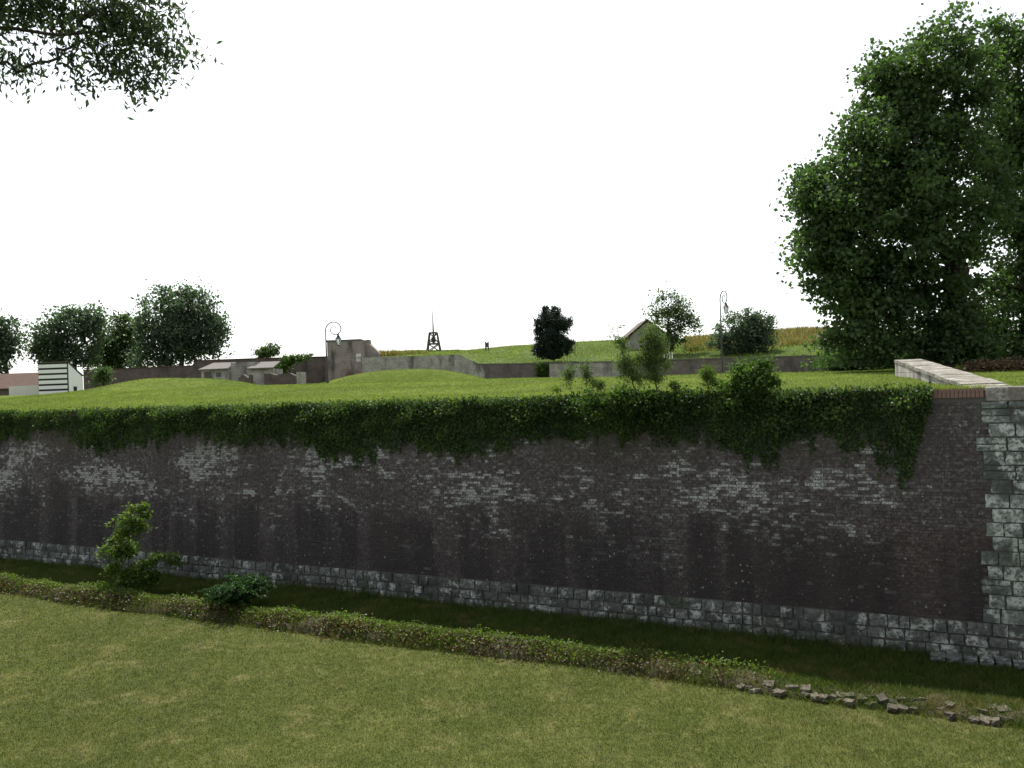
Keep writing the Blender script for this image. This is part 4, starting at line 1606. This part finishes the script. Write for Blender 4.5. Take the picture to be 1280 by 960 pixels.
# brown gabled house mostly behind foliage
Yg = 92.0
A = at(786, 446, Yg)
base = np.array([A[0], A[1], A[2] - 0.6])
t = thing('gabled_house', 'small house with steep brown gabled roof behind the saplings', 'house', base)
w = at(836, 446, Yg)[0] - A[0]
hz = at(811, 399, Yg)[2] - base[2]
ez = at(784, 421, Yg)[2] - base[2]
m = MB()
m.prism([(0.2, 0.2, -2.2), (w - .2, 0.2, -2.2), (w - .2, 0.2, ez), (w / 2, 0.2, hz - .25), (0.2, 0.2, ez)], (0, 6, 0))
m.build('wall', M['rubble'], t)
for s0, s1 in ((-.25, w / 2), (w + .25, w / 2)):
    m = MB()
    m.hexa([(s0, 0, ez - .2), (s0, 6.4, ez - .2), (s1, 6.4, hz - .1), (s1, 0, hz - .1)], [(s0, 0, ez - .05), (s0, 6.4, ez - .05), (s1, 6.4, hz + .05), (s1, 0, hz + .05)])
    m.build('roof', M['browntile'], t)
m = MB()
m.box(w * .3, w * .46, .15, .25, .8, 1.8)
m.build('window', M['pane'], t)

# white railing
A = at(830, 446.5, 80)
t = thing('white_railing', 'short white railing on the far wall under the airy tree', 'railing', A - np.array([0, 0, .05]))
for k in range(4):
    m = MB()
    m.box(k * 0.26, k * .26 + .09, 0, .08, -.1, .52)
    m.build('post', M['white'], t)
m = MB()
m.box(-.05, .92, 0.083, .12, .36, .43)
m.build('rail', M['white'], t)

# timber frame tower with mast
Yt = 100.0
A = at(542.5, 440, Yt)
base = A - np.array([0, 0, 0.1])
hf = at(542, 416, Yt)[2] - base[2]
hm = at(542, 388, Yt)[2] - base[2]
t = thing('timber_frame_tower', 'dark timber trestle tower with a tall thin mast on the hill', 'tower', base)
wb, wt_ = 0.85, 0.45
for sx in (-1, 1):
    for sy in (-1, 1):
        m = MB()
        m.tube([(sx * wb, sy * wb, -.2), (sx * wt_, sy * wt_, hf)], 0.10, 6)
        m.build('leg', M['timber'], t)
    m = MB()
    m.tube([(sx * wb * 1.0, -wb, 0.12), (sx * (wb + .0), wb, 0.12)], 0.09, 6)
    m.build('sill_beam', M['timber'], t)
for sy in (-1, 1):
    for f_ in (0.45, 1.0):
        ww = wb + (wt_ - wb) * f_
        m = MB()
        m.tube([(-ww - .05, sy * ww, hf * f_), (ww + .05, sy * ww, hf * f_)], 0.085, 6)
        m.build('cross_beam', M['timber'], t)
    for sx in (-1, 1):
        for f0, f1 in ((0.03, .45), (0.45, 1.0)):
            w0, w1 = wb + (wt_ - wb) * f0, wb + (wt_ - wb) * f1
            m = MB()
            m.tube([(-sx * w0, sy * w0, hf * f0), (sx * w1, sy * w1, hf * f1)], 0.06, 6)
            m.build('brace', M['timber'], t)
m = MB()
m.tube([(0, 0, hf * .4), (0, 0, hf), (0, 0, hf + (hm - hf) * .5), (0, 0, hm)], [0.14, 0.11, 0.07, 0.03], 7)
m.build('mast', M['timber'], t)
m = MB()
m.box(-.25, .25, -.25, .25, hf * .52, hf * .78)
m.build('counterweight', M['timber'], t)

# small sign post on the hill
A = at(609, 440, 106)
t = thing('sign_post', 'small rusty double post standing alone on the hill crest', 'sign', A - np.array([0, 0, .15]))
for sx in (-.17, .17):
    m = MB()
    m.box(sx - .09, sx + .09, -.09, .09, -.1, 1.5)
    m.build('post', M['rust' if sx < 0 else 'slab'], t)
m = MB()
m.box(-.08, .08, -.03, .03, 0.75, 1.35)
m.build('panel', M['timber'], t)


# ================================================================== STREET LAMPS
def lamp(label, base, H, rz):
    t = thing('street_lamp', label, 'lamp', base, rz, 'street lamps on the plateau')
    m = MB()
    m.tube([(0, 0, -.1), (0, 0, .25), (0, 0, .3), (0, 0, .8), (0, 0, .85), (0, 0, H * .55), (0, 0, H - .75)], [.11, .11, .085, .08, .055, .05, .035], 10)
    m.build('pole', M['black'], t)
    m = MB()
    pts = [(0, 0, H - .75)]
    for k in range(29):                # swan neck curling into a scroll
        a = math.pi - k / 28 * 2.9 * math.pi
        r = 0.62 * (1 - 0.78 * (k / 28) ** 0.9)
        pts.append((0.62 + r * math.cos(a) - 0.18 * (k / 28) ** 2 * 0, 0, H - .62 + r * math.sin(a) * 1.0))
    m.tube(pts, [0.042 - 0.016 * k / len(pts) for k in range(len(pts))], 7)
    m.build('scroll_arm', M['black'], t)
    cx, zt_ = 0.86, H - 1.05
    m = MB()
    m.tube([(cx, 0, zt_ + .05), (cx, 0, H - .80)], 0.018, 6)
    m.build('hanger', M['black'], t)
    m = MB()
    m.tube([(cx, 0, zt_ + .12), (cx, 0, zt_), (cx, 0, zt_ - .12), (cx, 0, zt_ - .2)], [.03, .09, .15, .23], 6)
    m.build('lantern_cap', M['black'], t)
    m = MB()
    m.tube([(cx, 0, zt_ - .203), (cx, 0, zt_ - .62)], [.2, .11], 6)
    l = m.build('lantern', M['glass'], t)
    m = MB()
    for k in range(6):
        a = 2 * math.pi * k / 6
        m.tube([(cx + .205 * math.cos(a), .205 * math.sin(a), zt_ - .2), (cx + .115 * math.cos(a), .115 * math.sin(a), zt_ - .62)], .013, 4)
    m.tube([(cx, 0, zt_ - .622), (cx, 0, zt_ - .68)], [.12, .05], 6)
    m.build('lantern_frame', M['black'], l)
    return t


b = ground_at(409, 56)
lamp('black street lamp with scrolled arm standing in front of the ruined tower', b, at(409, 401, 56)[2] - b[2], 0.0)
b = ground_at(903.5, 58)
lamp('tall street lamp seen end-on beside the broad dark tree', b, at(901, 363, 58)[2] - b[2], R(-78))

for t_ in ('plateau_ground', 'moat_floor', 'hill'):
    pass
